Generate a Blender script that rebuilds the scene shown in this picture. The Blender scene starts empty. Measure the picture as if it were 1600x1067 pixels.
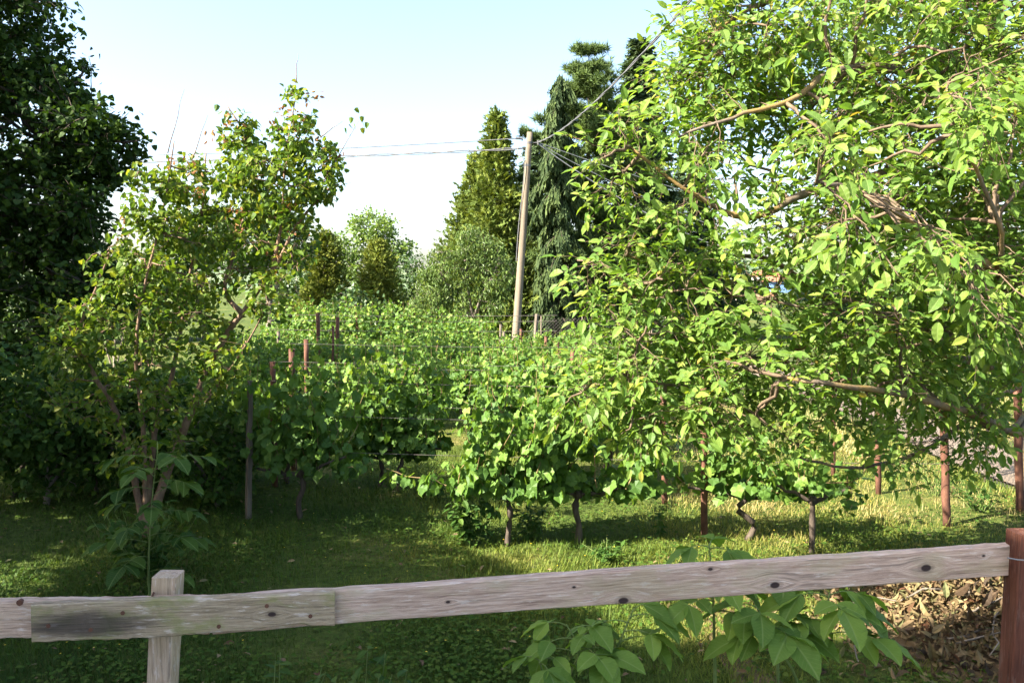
import bpy, math
import numpy as np
from mathutils import Matrix, Vector

# ------------------------------------------------------------------ camera, sky, sun, exposure
scene = bpy.context.scene
COL = scene.collection
F = 1300.0; HOR = 440.0; CAMZ = 2.6
PITCH = math.atan((533.5 - HOR) / F)
cam = bpy.data.cameras.new('camera'); camo = bpy.data.objects.new('camera', cam); COL.objects.link(camo)
cam.sensor_width = 36.0; cam.lens = F / 1600 * 36; cam.clip_start = 0.05; cam.clip_end = 3000
camo.location = (0, 0, CAMZ); camo.rotation_euler = (math.pi / 2 - PITCH, 0, 0)
scene.camera = camo

SUN_EL = math.radians(38); SUN_BACK = math.radians(26)     # sun from the left, a little behind the camera
SDIR = Vector((-math.cos(SUN_EL) * math.cos(SUN_BACK), -math.cos(SUN_EL) * math.sin(SUN_BACK), math.sin(SUN_EL)))
world = bpy.data.worlds.new('World'); scene.world = world; world.use_nodes = True
wn = world.node_tree.nodes; wl = world.node_tree.links
bg = wn['Background']; sky = wn.new('ShaderNodeTexSky'); sky.sky_type = 'NISHITA'; sky.sun_disc = False
sky.sun_elevation = SUN_EL; sky.sun_rotation = math.atan2(SDIR.x, SDIR.y)
sky.air_density = 1.0; sky.dust_density = 2.6; sky.ozone_density = 1.0; sky.altitude = 100
wl.new(sky.outputs[0], bg.inputs[0]); bg.inputs[1].default_value = 0.088
sl = bpy.data.lights.new('sun', 'SUN'); sl.energy = 5.0; sl.angle = math.radians(0.5); sl.color = (1.0, 0.92, 0.78)
so = bpy.data.objects.new('sun', sl); COL.objects.link(so)
so.rotation_euler = SDIR.to_track_quat('Z', 'Y').to_euler(); so.location = (-20, -5, 20)
scene.view_settings.view_transform = 'Standard'; scene.view_settings.look = 'None'
scene.view_settings.exposure = 2.4; scene.view_settings.gamma = 1.0
scene.render.engine = 'CYCLES'
scene.cycles.max_bounces = 4; scene.cycles.diffuse_bounces = 3; scene.cycles.transmission_bounces = 3
scene.cycles.use_adaptive_sampling = True; scene.cycles.adaptive_threshold = 0.02
scene.cycles.use_denoising = True
scene.cycles.sample_clamp_indirect = 8

# ------------------------------------------------------------------ helpers
rng = np.random.default_rng(11)
def A(*a): return np.array(a, float)
CP, SP = math.cos(PITCH), math.sin(PITCH)
def at(px, py, Y):
    """the place at distance Y (metres along the view) that the photograph shows at this pixel"""
    u = (px - 800) / F; v = -(py - 533.5) / F
    d = A(u, CP + v * SP, -SP + v * CP)
    return A(0, 0, CAMZ) + d * (Y / d[1])
def gp(px, py):
    u = (px - 800) / F; v = -(py - 533.5) / F
    d = A(u, CP + v * SP, -SP + v * CP)
    return A(0, 0, CAMZ) + d * (-CAMZ / d[2])
def proj(P):
    P = np.asarray(P, float) - A(0, 0, CAMZ)
    f = P[..., 1] * CP - P[..., 2] * SP; up = P[..., 1] * SP + P[..., 2] * CP
    return 800 + F * P[..., 0] / f, 533.5 - F * up / f
def unit(v):
    v = np.asarray(v, float); return v / np.maximum(np.linalg.norm(v, axis=-1, keepdims=True), 1e-9)
def tag(o, label, cat, group=None, kind=None):
    o['label'] = label; o['category'] = cat
    if group: o['group'] = group
    if kind: o['kind'] = kind
    return o
def empty(name, loc=(0, 0, 0), rz=0):
    o = bpy.data.objects.new(name, None); COL.objects.link(o); o.location = loc; o.rotation_euler = (0, 0, rz)
    o.empty_display_size = 0.2; return o
def link(name, me, parent=None, kind=None):
    o = bpy.data.objects.new(name, me); COL.objects.link(o)
    if parent is not None: o.parent = parent
    if kind: o['kind'] = kind
    return o
def mesh_np(name, V, loops, starts, mat, lf=None, smooth=False):
    me = bpy.data.meshes.new(name)
    me.vertices.add(len(V)); me.vertices.foreach_set('co', np.ascontiguousarray(V, np.float32).ravel())
    me.loops.add(len(loops)); me.loops.foreach_set('vertex_index', np.ascontiguousarray(loops, np.int32))
    me.polygons.add(len(starts)); me.polygons.foreach_set('loop_start', np.ascontiguousarray(starts, np.int32))
    if lf is not None:
        at_ = me.attributes.new('lf', 'FLOAT_VECTOR', 'POINT'); at_.data.foreach_set('vector', np.ascontiguousarray(lf, np.float32).ravel())
    me.update(calc_edges=True)
    me.polygons.foreach_set('use_smooth', np.full(len(starts), smooth))
    me.materials.append(mat)
    return me
class MB:
    """collects polygons, builds ONE mesh"""
    def __init__(s): s.v = []; s.f = []; s.n = 0
    def add(s, V, Fc):
        V = np.asarray(V, float); s.v.append(V); n = s.n
        s.f += [tuple(i + n for i in f) for f in Fc]; s.n += len(V)
    def tube(s, pts, rad, sides=6, cap=True):
        pts = np.asarray(pts, float); n = len(pts); rad = np.broadcast_to(np.asarray(rad, float), (n,))
        T = unit(np.gradient(pts, axis=0)); ref = A(0, 0, 1) if abs(T[:, 2].mean()) < 0.85 else A(1, 0, 0)
        U = unit(np.cross(T, ref)); W = np.cross(T, U)
        a = np.arange(sides) * 2 * math.pi / sides
        V = pts[:, None] + rad[:, None, None] * (np.cos(a)[None, :, None] * U[:, None] + np.sin(a)[None, :, None] * W[:, None])
        Fc = [(i * sides + j, i * sides + (j + 1) % sides, (i + 1) * sides + (j + 1) % sides, (i + 1) * sides + j) for i in range(n - 1) for j in range(sides)]
        if cap: Fc += [tuple(range(sides))[::-1], tuple(range((n - 1) * sides, n * sides))]
        s.add(V.reshape(-1, 3), Fc)
    def box(s, c, size, R=None):
        h = np.asarray(size, float) / 2
        V = A(*[[x * h[0], y * h[1], z * h[2]] for x in (-1, 1) for y in (-1, 1) for z in (-1, 1)])
        if R is not None: V = V @ np.asarray(R, float).T
        s.add(V + np.asarray(c, float), [(0, 1, 3, 2), (4, 6, 7, 5), (0, 4, 5, 1), (2, 3, 7, 6), (0, 2, 6, 4), (1, 5, 7, 3)])
    def build(s, name, mat, parent=None, smooth=False, kind=None):
        return link(name, s.mesh(name, mat, smooth), parent, kind)
    def mesh(s, name, mat, smooth=False):
        V = np.concatenate(s.v); loops = np.fromiter((i for f in s.f for i in f), np.int32)
        tot = np.array([len(f) for f in s.f]); st = np.concatenate([[0], np.cumsum(tot)[:-1]])
        return mesh_np(name, V, loops, st, mat, None, smooth)

# leaf templates: (u across, v along, w normal), faces
def T_oval(w2=.40, fold=.10, bend=.16):
    v = [(0, 0), (-.42, .28), (0, .30), (.42, .28), (-w2, .64), (0, .66), (w2, .64), (0, 1)]
    V = A(*[(x, y, fold * abs(x) * 2 - bend * y * y) for x, y in v])
    return V, [(0, 2, 1), (0, 3, 2), (1, 2, 5, 4), (2, 3, 6, 5), (4, 5, 7), (5, 6, 7)]
def T_heart():
    v = [(0, .06), (-.5, .2), (0, .45), (.5, .2), (-.36, .66), (.36, .66), (0, 1)]
    V = A(*[(x, y, .10 * abs(x) * 2 - .14 * y * y) for x, y in v])
    return V, [(0, 2, 1), (0, 3, 2), (1, 2, 4), (2, 3, 5), (4, 2, 6), (2, 5, 6)]
def T_kite():
    return A((0, 0, 0), (-.5, .45, .08), (0, 1, -.1), (.5, .45, .08)), [(0, 2, 1), (0, 3, 2)]
def T_vine():
    o = [(0, .06), (-.24, -.1), (-.5, .08), (-.5, .3), (-.58, .52), (-.36, .7), (-.2, .82), (0, 1), (.2, .8), (.38, .68), (.57, .5), (.48, .28), (.5, .1), (.22, -.1)]
    V = A((0, .32, -.05), *[(x, y, .12 * abs(x) + .05 * math.sin(7 * x + 5 * y) - .16 * y * y) for x, y in o])
    n = len(o); return V, [(0, 1 + (i + 1) % n, 1 + i) for i in range(n)]
def T_spray():
    v = [(0, 0), (-.10, .35), (-.5, .55), (-.14, .62), (-.3, .9), (0, .75), (.05, 1.05), (.14, .7), (.45, .75), (.12, .45), (.4, .35)]
    V = A(*[(x, y, -.12 * y * y + .05 * math.sin(9 * x)) for x, y in v])
    return V, [(0, 3, 2, 1), (0, 5, 4, 3), (0, 7, 6, 5), (0, 9, 8, 7), (0, 10, 9)]
def T_blade():
    return A((-.5, 0, 0), (.5, 0, 0), (-.36, .55, .06), (.36, .55, .06), (0, 1, .3)), [(0, 1, 3, 2), (2, 3, 4)]
def T_needle():
    return A((-.5, 0, 0), (.5, 0, 0), (0, 1, 0)), [(0, 1, 2)]
OVAL, HEART, KITE, VINE, SPRAY, BLADE, NEEDLE = T_oval(), T_heart(), T_kite(), T_vine(), T_spray(), T_blade(), T_needle()
def T_fine():
    V = []; Fc = []; n = 9; prof = [.04, .28, .43, .5, .5, .46, .37, .23, .02]
    for i in range(n):
        y = i / (n - 1)
        for x in (-1, -.5, 0, .5, 1):
            xx = x * prof[i]
            V.append((xx, y, .16 * abs(xx) - .26 * y * y + .022 * math.sin(24 * y) * abs(x)))
    for i in range(n - 1):
        for j in range(4): a = i * 5 + j; Fc.append((a, a + 1, a + 6, a + 5))
    return A(*V), Fc
FINE = T_fine()
def leaves(name, P, D, N, L, Wr, tpl, mat, rnd=None):
    P = np.asarray(P, float); n = len(P); T, Fc = tpl; k = len(T)
    D = unit(D); S = unit(np.cross(D, N)); N = np.cross(S, D)
    L = np.broadcast_to(np.asarray(L, float), (n,)); Wd = L * Wr
    V = P[:, None] + T[None, :, 0, None] * (Wd[:, None] * S)[:, None] + T[None, :, 1, None] * (L[:, None] * D)[:, None] + T[None, :, 2, None] * (L[:, None] * N)[:, None]
    fl = np.array([i for f in Fc for i in f]); tot = np.array([len(f) for f in Fc])
    st = np.concatenate([[0], np.cumsum(tot)[:-1]])
    loops = (fl[None] + (np.arange(n) * k)[:, None]).ravel(); starts = (st[None] + (np.arange(n) * len(fl))[:, None]).ravel()
    if rnd is None: rnd = rng.random(n)
    lf = np.empty((n, k, 3)); lf[:, :, 0] = T[None, :, 0]; lf[:, :, 1] = T[None, :, 1]; lf[:, :, 2] = rnd[:, None]
    return mesh_np(name, V.reshape(-1, 3), loops, starts, mat, lf.reshape(-1, 3))
def rv(n): return unit(rng.normal(size=(n, 3)))

# ------------------------------------------------------------------ materials
def new_mat(name):
    m = bpy.data.materials.new(name); m.use_nodes = True; m.node_tree.nodes.clear(); return m, m.node_tree.nodes, m.node_tree.links
def ramp(nodes, cols):
    r = nodes.new('ShaderNodeValToRGB'); e = r.color_ramp.elements
    while len(e) < len(cols): e.new(0.5)
    for i, (p, c) in enumerate(cols): e[i].position = p; e[i].color = (*c, 1)
    return r
def leaf_mat(name, cols, trans=.38, rough=.42, spec=.35, vein=0.0, tcol=(1.25, 1.2, .45)):
    m, nd, lk = new_mat(name)
    a = nd.new('ShaderNodeAttribute'); a.attribute_name = 'lf'
    sp = nd.new('ShaderNodeSeparateXYZ'); lk.new(a.outputs['Vector'], sp.inputs[0])
    oi = nd.new('ShaderNodeObjectInfo')
    ad = nd.new('ShaderNodeMath'); ad.operation = 'ADD'; lk.new(sp.outputs[2], ad.inputs[0]); lk.new(oi.outputs['Random'], ad.inputs[1])
    fr = nd.new('ShaderNodeMath'); fr.operation = 'PINGPONG'; fr.inputs[1].default_value = 1.0; lk.new(ad.outputs[0], fr.inputs[0])
    if not vein: lk.new(sp.outputs[2], fr.inputs[0])
    r = ramp(nd, cols); lk.new(fr.outputs[0], r.inputs[0]); col = r.outputs[0]
    if vein:
        ab = nd.new('ShaderNodeMath'); ab.operation = 'ABSOLUTE'; lk.new(sp.outputs[0], ab.inputs[0])
        mr = nd.new('ShaderNodeMapRange'); mr.inputs[1].default_value = .015; mr.inputs[2].default_value = .05; mr.inputs[3].default_value = 1; mr.inputs[4].default_value = 0
        lk.new(ab.outputs[0], mr.inputs[0])
        k = nd.new('ShaderNodeMath'); k.operation = 'MULTIPLY'; k.inputs[1].default_value = .55; lk.new(ab.outputs[0], k.inputs[0])
        s = nd.new('ShaderNodeMath'); s.operation = 'SUBTRACT'; lk.new(sp.outputs[1], s.inputs[0]); lk.new(k.outputs[0], s.inputs[1])
        q = nd.new('ShaderNodeMath'); q.operation = 'MULTIPLY'; q.inputs[1].default_value = 62; lk.new(s.outputs[0], q.inputs[0])
        si = nd.new('ShaderNodeMath'); si.operation = 'SINE'; lk.new(q.outputs[0], si.inputs[0])
        m2 = nd.new('ShaderNodeMapRange'); m2.inputs[1].default_value = .86; m2.inputs[2].default_value = 1; m2.inputs[3].default_value = 0; m2.inputs[4].default_value = .5
        lk.new(si.outputs[0], m2.inputs[0])
        mx = nd.new('ShaderNodeMath'); mx.operation = 'MAXIMUM'; lk.new(mr.outputs[0], mx.inputs[0]); lk.new(m2.outputs[0], mx.inputs[1])
        mm = nd.new('ShaderNodeMath'); mm.operation = 'MULTIPLY'; mm.inputs[1].default_value = vein; lk.new(mx.outputs[0], mm.inputs[0])
        mc = nd.new('ShaderNodeMixRGB'); mc.inputs[2].default_value = (.34, .42, .16, 1); lk.new(mm.outputs[0], mc.inputs[0]); lk.new(col, mc.inputs[1]); col = mc.outputs[0]
    p = nd.new('ShaderNodeBsdfPrincipled'); p.inputs['Roughness'].default_value = rough; p.inputs['Specular IOR Level'].default_value = spec
    lk.new(col, p.inputs['Base Color'])
    t = nd.new('ShaderNodeBsdfTranslucent'); tm = nd.new('ShaderNodeMixRGB'); tm.blend_type = 'MULTIPLY'; tm.inputs[0].default_value = 1; tm.inputs[2].default_value = (*tcol, 1)
    lk.new(col, tm.inputs[1]); lk.new(tm.outputs[0], t.inputs[0])
    mix = nd.new('ShaderNodeMixShader'); mix.inputs[0].default_value = trans; lk.new(p.outputs[0], mix.inputs[1]); lk.new(t.outputs[0], mix.inputs[2])
    o = nd.new('ShaderNodeOutputMaterial'); lk.new(mix.outputs[0], o.inputs[0]); return m
def noise_mat(name, cols, scale=4, stretch=(1, 1, 1), rough=.85, bump=.3, detail=6, bdist=.01, coord='Object', spec=.25, extra=None):
    m, nd, lk = new_mat(name)
    tc = nd.new('ShaderNodeTexCoord'); mp = nd.new('ShaderNodeMapping'); mp.inputs['Scale'].default_value = stretch
    lk.new(tc.outputs[coord], mp.inputs[0])
    n = nd.new('ShaderNodeTexNoise'); n.inputs['Scale'].default_value = scale; n.inputs['Detail'].default_value = detail; n.inputs['Roughness'].default_value = .65
    lk.new(mp.outputs[0], n.inputs[0])
    r = ramp(nd, cols); lk.new(n.outputs[0], r.inputs[0])
    col = r.outputs[0]
    if extra: col = extra(nd, lk, tc, col)
    p = nd.new('ShaderNodeBsdfPrincipled'); p.inputs['Roughness'].default_value = rough; p.inputs['Specular IOR Level'].default_value = spec
    lk.new(col, p.inputs['Base Color'])
    if bump:
        b = nd.new('ShaderNodeBump'); b.inputs['Strength'].default_value = bump; b.inputs['Distance'].default_value = bdist
        lk.new(n.outputs[0], b.inputs['Height']); lk.new(b.outputs[0], p.inputs['Normal'])
    o = nd.new('ShaderNodeOutputMaterial'); lk.new(p.outputs[0], o.inputs[0]); return m

M = {}
M['walnut_leaf'] = leaf_mat('walnut_leaf', [(0, (.085, .17, .030)), (.45, (.142, .24, .042)), (.85, (.20, .30, .055)), (.985, (.26, .32, .06)), (1, (.32, .24, .05))], trans=.5, rough=.5, spec=.22, vein=.0)
M['walnut_big'] = leaf_mat('walnut_big', [(0, (.09, .17, .035)), (.6, (.14, .225, .042)), (1, (.20, .28, .05))], trans=.47, rough=.5, spec=.25, vein=.35)
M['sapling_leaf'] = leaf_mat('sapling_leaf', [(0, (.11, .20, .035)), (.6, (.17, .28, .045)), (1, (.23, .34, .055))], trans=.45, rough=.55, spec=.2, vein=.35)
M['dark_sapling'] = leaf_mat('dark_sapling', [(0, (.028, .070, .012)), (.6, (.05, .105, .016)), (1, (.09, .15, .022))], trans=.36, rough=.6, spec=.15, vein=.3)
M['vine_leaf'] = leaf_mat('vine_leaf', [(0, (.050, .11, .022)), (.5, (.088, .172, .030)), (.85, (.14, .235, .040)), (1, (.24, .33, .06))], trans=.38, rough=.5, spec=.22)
M['apricot_leaf'] = leaf_mat('apricot_leaf', [(0, (.06, .12, .020)), (.5, (.11, .18, .026)), (.85, (.16, .22, .030)), (1, (.24, .26, .04))], trans=.42, spec=.22)
M['dead_leaf'] = leaf_mat('dead_leaf', [(0, (.20, .085, .03)), (.5, (.30, .15, .05)), (1, (.38, .24, .08))], trans=.3, rough=.7, tcol=(1.1, .9, .6))
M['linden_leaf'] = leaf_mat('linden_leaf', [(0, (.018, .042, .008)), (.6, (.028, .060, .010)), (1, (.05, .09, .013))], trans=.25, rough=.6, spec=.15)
M['far_dark_leaf'] = leaf_mat('far_dark_leaf', [(0, (.035, .075, .025)), (.6, (.055, .10, .03)), (1, (.08, .13, .035))], trans=.3)
M['far_light_leaf'] = leaf_mat('far_light_leaf', [(0, (.10, .17, .045)), (.6, (.14, .22, .055)), (1, (.19, .27, .065))], trans=.38)
M['grey_leaf'] = leaf_mat('grey_leaf', [(0, (.075, .125, .035)), (.6, (.11, .17, .045)), (1, (.16, .22, .06))], trans=.35, spec=.2)
M['thuja'] = leaf_mat('thuja', [(0, (.065, .10, .022)), (.6, (.115, .155, .030)), (1, (.17, .20, .04))], trans=.2, rough=.7, spec=.12)
M['gold_conifer'] = leaf_mat('gold_conifer', [(0, (.085, .12, .022)), (.6, (.14, .17, .03)), (1, (.20, .22, .04))], trans=.2, rough=.7, spec=.12)
M['spruce'] = leaf_mat('spruce', [(0, (.035, .065, .030)), (.6, (.055, .09, .038)), (1, (.085, .12, .05))], trans=.15, rough=.7, spec=.12)
M['weeping'] = leaf_mat('weeping', [(0, (.026, .046, .018)), (.6, (.048, .075, .026)), (1, (.085, .12, .036))], trans=.18, rough=.7, spec=.12)
M['pine'] = leaf_mat('pine', [(0, (.055, .09, .030)), (.6, (.085, .13, .038)), (1, (.12, .17, .05))], trans=.15, rough=.7, spec=.12)
M['grass'] = leaf_mat('grass', [(0, (.040, .085, .014)), (.35, (.08, .13, .018)), (.62, (.15, .18, .028)), (.85, (.27, .23, .075)), (1, (.40, .33, .15))], trans=.3, rough=.6, spec=.2)
M['clover'] = leaf_mat('clover', [(0, (.04, .085, .014)), (.6, (.065, .12, .018)), (1, (.11, .15, .028))], trans=.3, rough=.7, spec=.1)
M['weed'] = leaf_mat('weed', [(0, (.032, .080, .016)), (.6, (.055, .115, .020)), (1, (.09, .15, .025))], trans=.34, rough=.6, spec=.18)
M['dry_leaf'] = leaf_mat('dry_leaf', [(0, (.035, .024, .015)), (.3, (.075, .046, .024)), (.55, (.14, .092, .046)), (.8, (.25, .185, .09)), (.92, (.12, .13, .05)), (1, (.12, .05, .026))], trans=.22, rough=.75, vein=.001, tcol=(1.1, .95, .6))
M['flower'] = leaf_mat('flower', [(0, (.6, .42, .02)), (1, (.7, .55, .04))], trans=.2)
M['bark_dark'] = noise_mat('bark_dark', [(.3, (.035, .026, .02)), (.7, (.11, .085, .065))], 14, (1, 1, .25), bump=.7, bdist=.02)
M['bark_grey'] = noise_mat('bark_grey', [(.3, (.09, .075, .06)), (.7, (.24, .20, .16))], 16, (1, 1, .4), bump=.6, bdist=.01)
def lichen(nd, lk, tc, col):
    n = nd.new('ShaderNodeTexNoise'); n.inputs['Scale'].default_value = 3.2; n.inputs['Detail'].default_value = 8; lk.new(tc.outputs['Object'], n.inputs[0])
    r = ramp(nd, [(.44, (0, 0, 0)), (.62, (.8, .8, .8))]); lk.new(n.outputs[0], r.inputs[0])
    mx = nd.new('ShaderNodeMixRGB'); mx.inputs[2].default_value = (.22, .14, .04, 1); lk.new(r.outputs[0], mx.inputs[0]); lk.new(col, mx.inputs[1]); return mx.outputs[0]
M['bark_lichen'] = noise_mat('bark_lichen', [(.3, (.06, .045, .033)), (.7, (.19, .15, .11))], 22, (1, 1, 1), bump=.8, bdist=.01, extra=lichen)
M['bark_twig'] = noise_mat('bark_twig', [(.3, (.06, .042, .03)), (.7, (.19, .135, .085))], 16, (1, 1, .4), bump=.6, bdist=.01)
M['bark_apricot'] = noise_mat('bark_apricot', [(.3, (.10, .06, .04)), (.7, (.26, .17, .11))], 18, (1, 1, .5), bump=.5)
M['stem_green'] = noise_mat('stem_green', [(.3, (.10, .16, .04)), (.7, (.18, .22, .07))], 20, bump=.1)
M['cane'] = noise_mat('cane', [(.3, (.16, .13, .05)), (.7, (.26, .17, .09))], 20, bump=.2)
M['rust'] = noise_mat('rust', [(0.25, (.045, .022, .017)), (.5, (.11, .05, .032)), (.75, (.20, .095, .06))], 11, (1, 1, .5), rough=.8, bump=.35)
M['post_grey'] = noise_mat('post_grey', [(.3, (.075, .058, .043)), (.7, (.20, .165, .13))], 18, (1, 1, .12), bump=.4)
M['pole'] = noise_mat('pole', [(.25, (.085, .068, .048)), (.5, (.165, .135, .098)), (.75, (.25, .205, .155))], 6, (1, 1, .05), bump=.35, bdist=.01)
M['wire'] = noise_mat('wire', [(.3, (.07, .06, .055)), (.7, (.13, .115, .10))], 30, rough=.5, bump=0)
M['cable'] = noise_mat('cable', [(.3, (.10, .10, .10)), (.7, (.16, .16, .17))], 10, rough=.5, bump=0)
M['cable_light'] = noise_mat('cable_light', [(.3, (.20, .20, .20)), (.7, (.28, .28, .28))], 10, rough=.5, bump=0)
M['metal'] = noise_mat('metal', [(.3, (.06, .06, .065)), (.7, (.12, .12, .12))], 12, rough=.5, bump=0)
M['plaster'] = noise_mat('plaster', [(.3, (.55, .50, .42)), (.7, (.66, .61, .53))], 3, bump=.1)
M['roof_tile'] = noise_mat('roof_tile', [(.3, (.22, .09, .05)), (.7, (.36, .16, .09))], 5, bump=.3)
M['blue_wall'] = noise_mat('blue_wall', [(.3, (.10, .18, .36)), (.7, (.14, .23, .42))], 2, bump=0)
M['glass'] = noise_mat('glass', [(.3, (.03, .035, .04)), (.7, (.05, .055, .06))], 2, rough=.1, bump=0, spec=.6)
M['dirt_path'] = noise_mat('dirt_path', [(.3, (.12, .09, .065)), (.7, (.21, .165, .125))], 3, bump=.5, bdist=.03, detail=10)
M['hill'] = noise_mat('hill', [(.35, (.07, .11, .055)), (.55, (.12, .16, .075)), (.75, (.25, .24, .14))], .02, detail=10, bump=0)

def ground_mat():
    m, nd, lk = new_mat('ground')
    tc = nd.new('ShaderNodeTexCoord')
    def nz(s, d):
        n = nd.new('ShaderNodeTexNoise'); n.inputs['Scale'].default_value = s; n.inputs['Detail'].default_value = d; n.inputs['Roughness'].default_value = .7; lk.new(tc.outputs['Object'], n.inputs[0]); return n
    n1 = nz(.5, 4); n2 = nz(14, 8)
    r1 = ramp(nd, [(.35, (.05, .085, .018)), (.55, (.085, .115, .026)), (.7, (.19, .17, .065))]); lk.new(n1.outputs[0], r1.inputs[0])
    r2 = ramp(nd, [(.3, (.35, .35, .35)), (.7, (1.25, 1.2, 1.1))]); lk.new(n2.outputs[0], r2.inputs[0])
    mx = nd.new('ShaderNodeMixRGB'); mx.blend_type = 'MULTIPLY'; mx.inputs[0].default_value = 1; lk.new(r1.outputs[0], mx.inputs[1]); lk.new(r2.outputs[0], mx.inputs[2])
    p = nd.new('ShaderNodeBsdfPrincipled'); p.inputs['Roughness'].default_value = .95; p.inputs['Specular IOR Level'].default_value = .1; lk.new(mx.outputs[0], p.inputs['Base Color'])
    b = nd.new('ShaderNodeBump'); b.inputs['Strength'].default_value = .8; b.inputs['Distance'].default_value = .04; lk.new(n2.outputs[0], b.inputs['Height']); lk.new(b.outputs[0], p.inputs['Normal'])
    o = nd.new('ShaderNodeOutputMaterial'); lk.new(p.outputs[0], o.inputs[0]); return m
M['ground'] = ground_mat()

def wood_mat(name, cols, knots=(), stain=None, lich=0.0, axis=0, grain=1.0, flk=.6):
    """weathered board, grain along the object's X (or Z) axis; knots given in object space (x, z, radius)"""
    m, nd, lk = new_mat(name)
    tc = nd.new('ShaderNodeTexCoord'); sp = nd.new('ShaderNodeSeparateXYZ'); lk.new(tc.outputs['Object'], sp.inputs[0])
    def math_(op, a, b=None):
        n = nd.new('ShaderNodeMath'); n.operation = op
        for i, q in enumerate((a, b)):
            if q is None: continue
            if isinstance(q, (int, float)): n.inputs[i].default_value = q
            else: lk.new(q, n.inputs[i])
        return n.outputs[0]
    def mapr(v, a, b, c, d):
        n = nd.new('ShaderNodeMapRange'); n.interpolation_type = 'SMOOTHSTEP'
        for i, q in enumerate((a, b, c, d)): n.inputs[i + 1].default_value = q
        lk.new(v, n.inputs[0]); return n.outputs[0]
    X = sp.outputs[0]; Z = sp.outputs[2]
    warp = None; core = None
    for (kx, kz, kr) in knots:
        dx = math_('MULTIPLY', math_('SUBTRACT', X, kx), .62); dz = math_('SUBTRACT', Z, kz)
        d = math_('SQRT', math_('ADD', math_('MULTIPLY', dx, dx), math_('MULTIPLY', dz, dz)))
        w = mapr(d, kr * .6, kr * 4.5, kr * 1.6, 0.0)
        sg = math_('MULTIPLY', math_('SIGN', dz), w)
        warp = sg if warp is None else math_('ADD', warp, sg)
        c = mapr(d, kr * .55, kr, 1.0, 0.0); rg = mapr(d, kr, kr * 1.5, .35, 0.0)
        c = math_('MAXIMUM', c, math_('MULTIPLY', rg, .8)); core = c if core is None else math_('MAXIMUM', core, c)
    Zw = Z if warp is None else math_('SUBTRACT', Z, warp)
    cb = nd.new('ShaderNodeCombineXYZ'); lk.new(X, cb.inputs[0]); lk.new(sp.outputs[1], cb.inputs[1]); lk.new(Zw, cb.inputs[2])
    def nz(scale, stretch, detail):
        mp = nd.new('ShaderNodeMapping'); mp.inputs['Scale'].default_value = stretch; lk.new(cb.outputs[0], mp.inputs[0])
        n = nd.new('ShaderNodeTexNoise'); n.inputs['Scale'].default_value = scale; n.inputs['Detail'].default_value = detail; n.inputs['Roughness'].default_value = .65; lk.new(mp.outputs[0], n.inputs[0]); return n.outputs[0]
    st = (.05, 1, 1) if axis == 0 else (1, 1, .05)
    fine = nz(130 * grain, st, 8); mid = nz(26 * grain, (.06, 1, 1) if axis == 0 else (1, 1, .06), 4); big = nz(7, (.5, 1, 1) if axis == 0 else (1, 1, .5), 5); flake = nz(60, (.16, 1, 1) if axis == 0 else (1, 1, .16), 8)
    r = ramp(nd, cols); lk.new(math_('ADD', math_('MULTIPLY', fine, .45), math_('ADD', math_('MULTIPLY', mid, .35), math_('MULTIPLY', big, .2))), r.inputs[0]); col = r.outputs[0]
    def mixc(f, a, c):
        n = nd.new('ShaderNodeMixRGB'); lk.new(f, n.inputs[0]); lk.new(a, n.inputs[1]); n.inputs[2].default_value = (*c, 1); return n.outputs[0]
    col = mixc(mapr(mid, .56, .64, 0, .6), col, (.13, .09, .07))            # dark growth-ring lines
    col = mixc(mapr(flake, .55, .64, 0, flk), col, (.70, .60, .53))            # pale splintered fibres
    if lich: col = mixc(math_('MULTIPLY', mapr(big, .48, .62, 0, 1), lich), col, (.25, .24, .10))
    if stain:
        dx = math_('MULTIPLY', math_('SUBTRACT', X, stain[0]), 1 / stain[2]); dz = math_('MULTIPLY', math_('SUBTRACT', Z, stain[1]), 1 / stain[3])
        d = math_('ADD', math_('SQRT', math_('ADD', math_('MULTIPLY', dx, dx), math_('MULTIPLY', dz, dz))), math_('MULTIPLY', math_('SUBTRACT', mid, .5), 1.6))
        col = mixc(mapr(d, .3, 1.15, .82, 0), col, (.045, .036, .034))
    if core is not None: col = mixc(core, col, (.045, .03, .028))
    p = nd.new('ShaderNodeBsdfPrincipled'); p.inputs['Roughness'].default_value = .85; p.inputs['Specular IOR Level'].default_value = .2; lk.new(col, p.inputs['Base Color'])
    b = nd.new('ShaderNodeBump'); b.inputs['Strength'].default_value = .9; b.inputs['Distance'].default_value = .006; lk.new(math_('ADD', fine, mid), b.inputs['Height']); lk.new(b.outputs[0], p.inputs['Normal'])
    o = nd.new('ShaderNodeOutputMaterial'); lk.new(p.outputs[0], o.inputs[0]); return m

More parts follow.
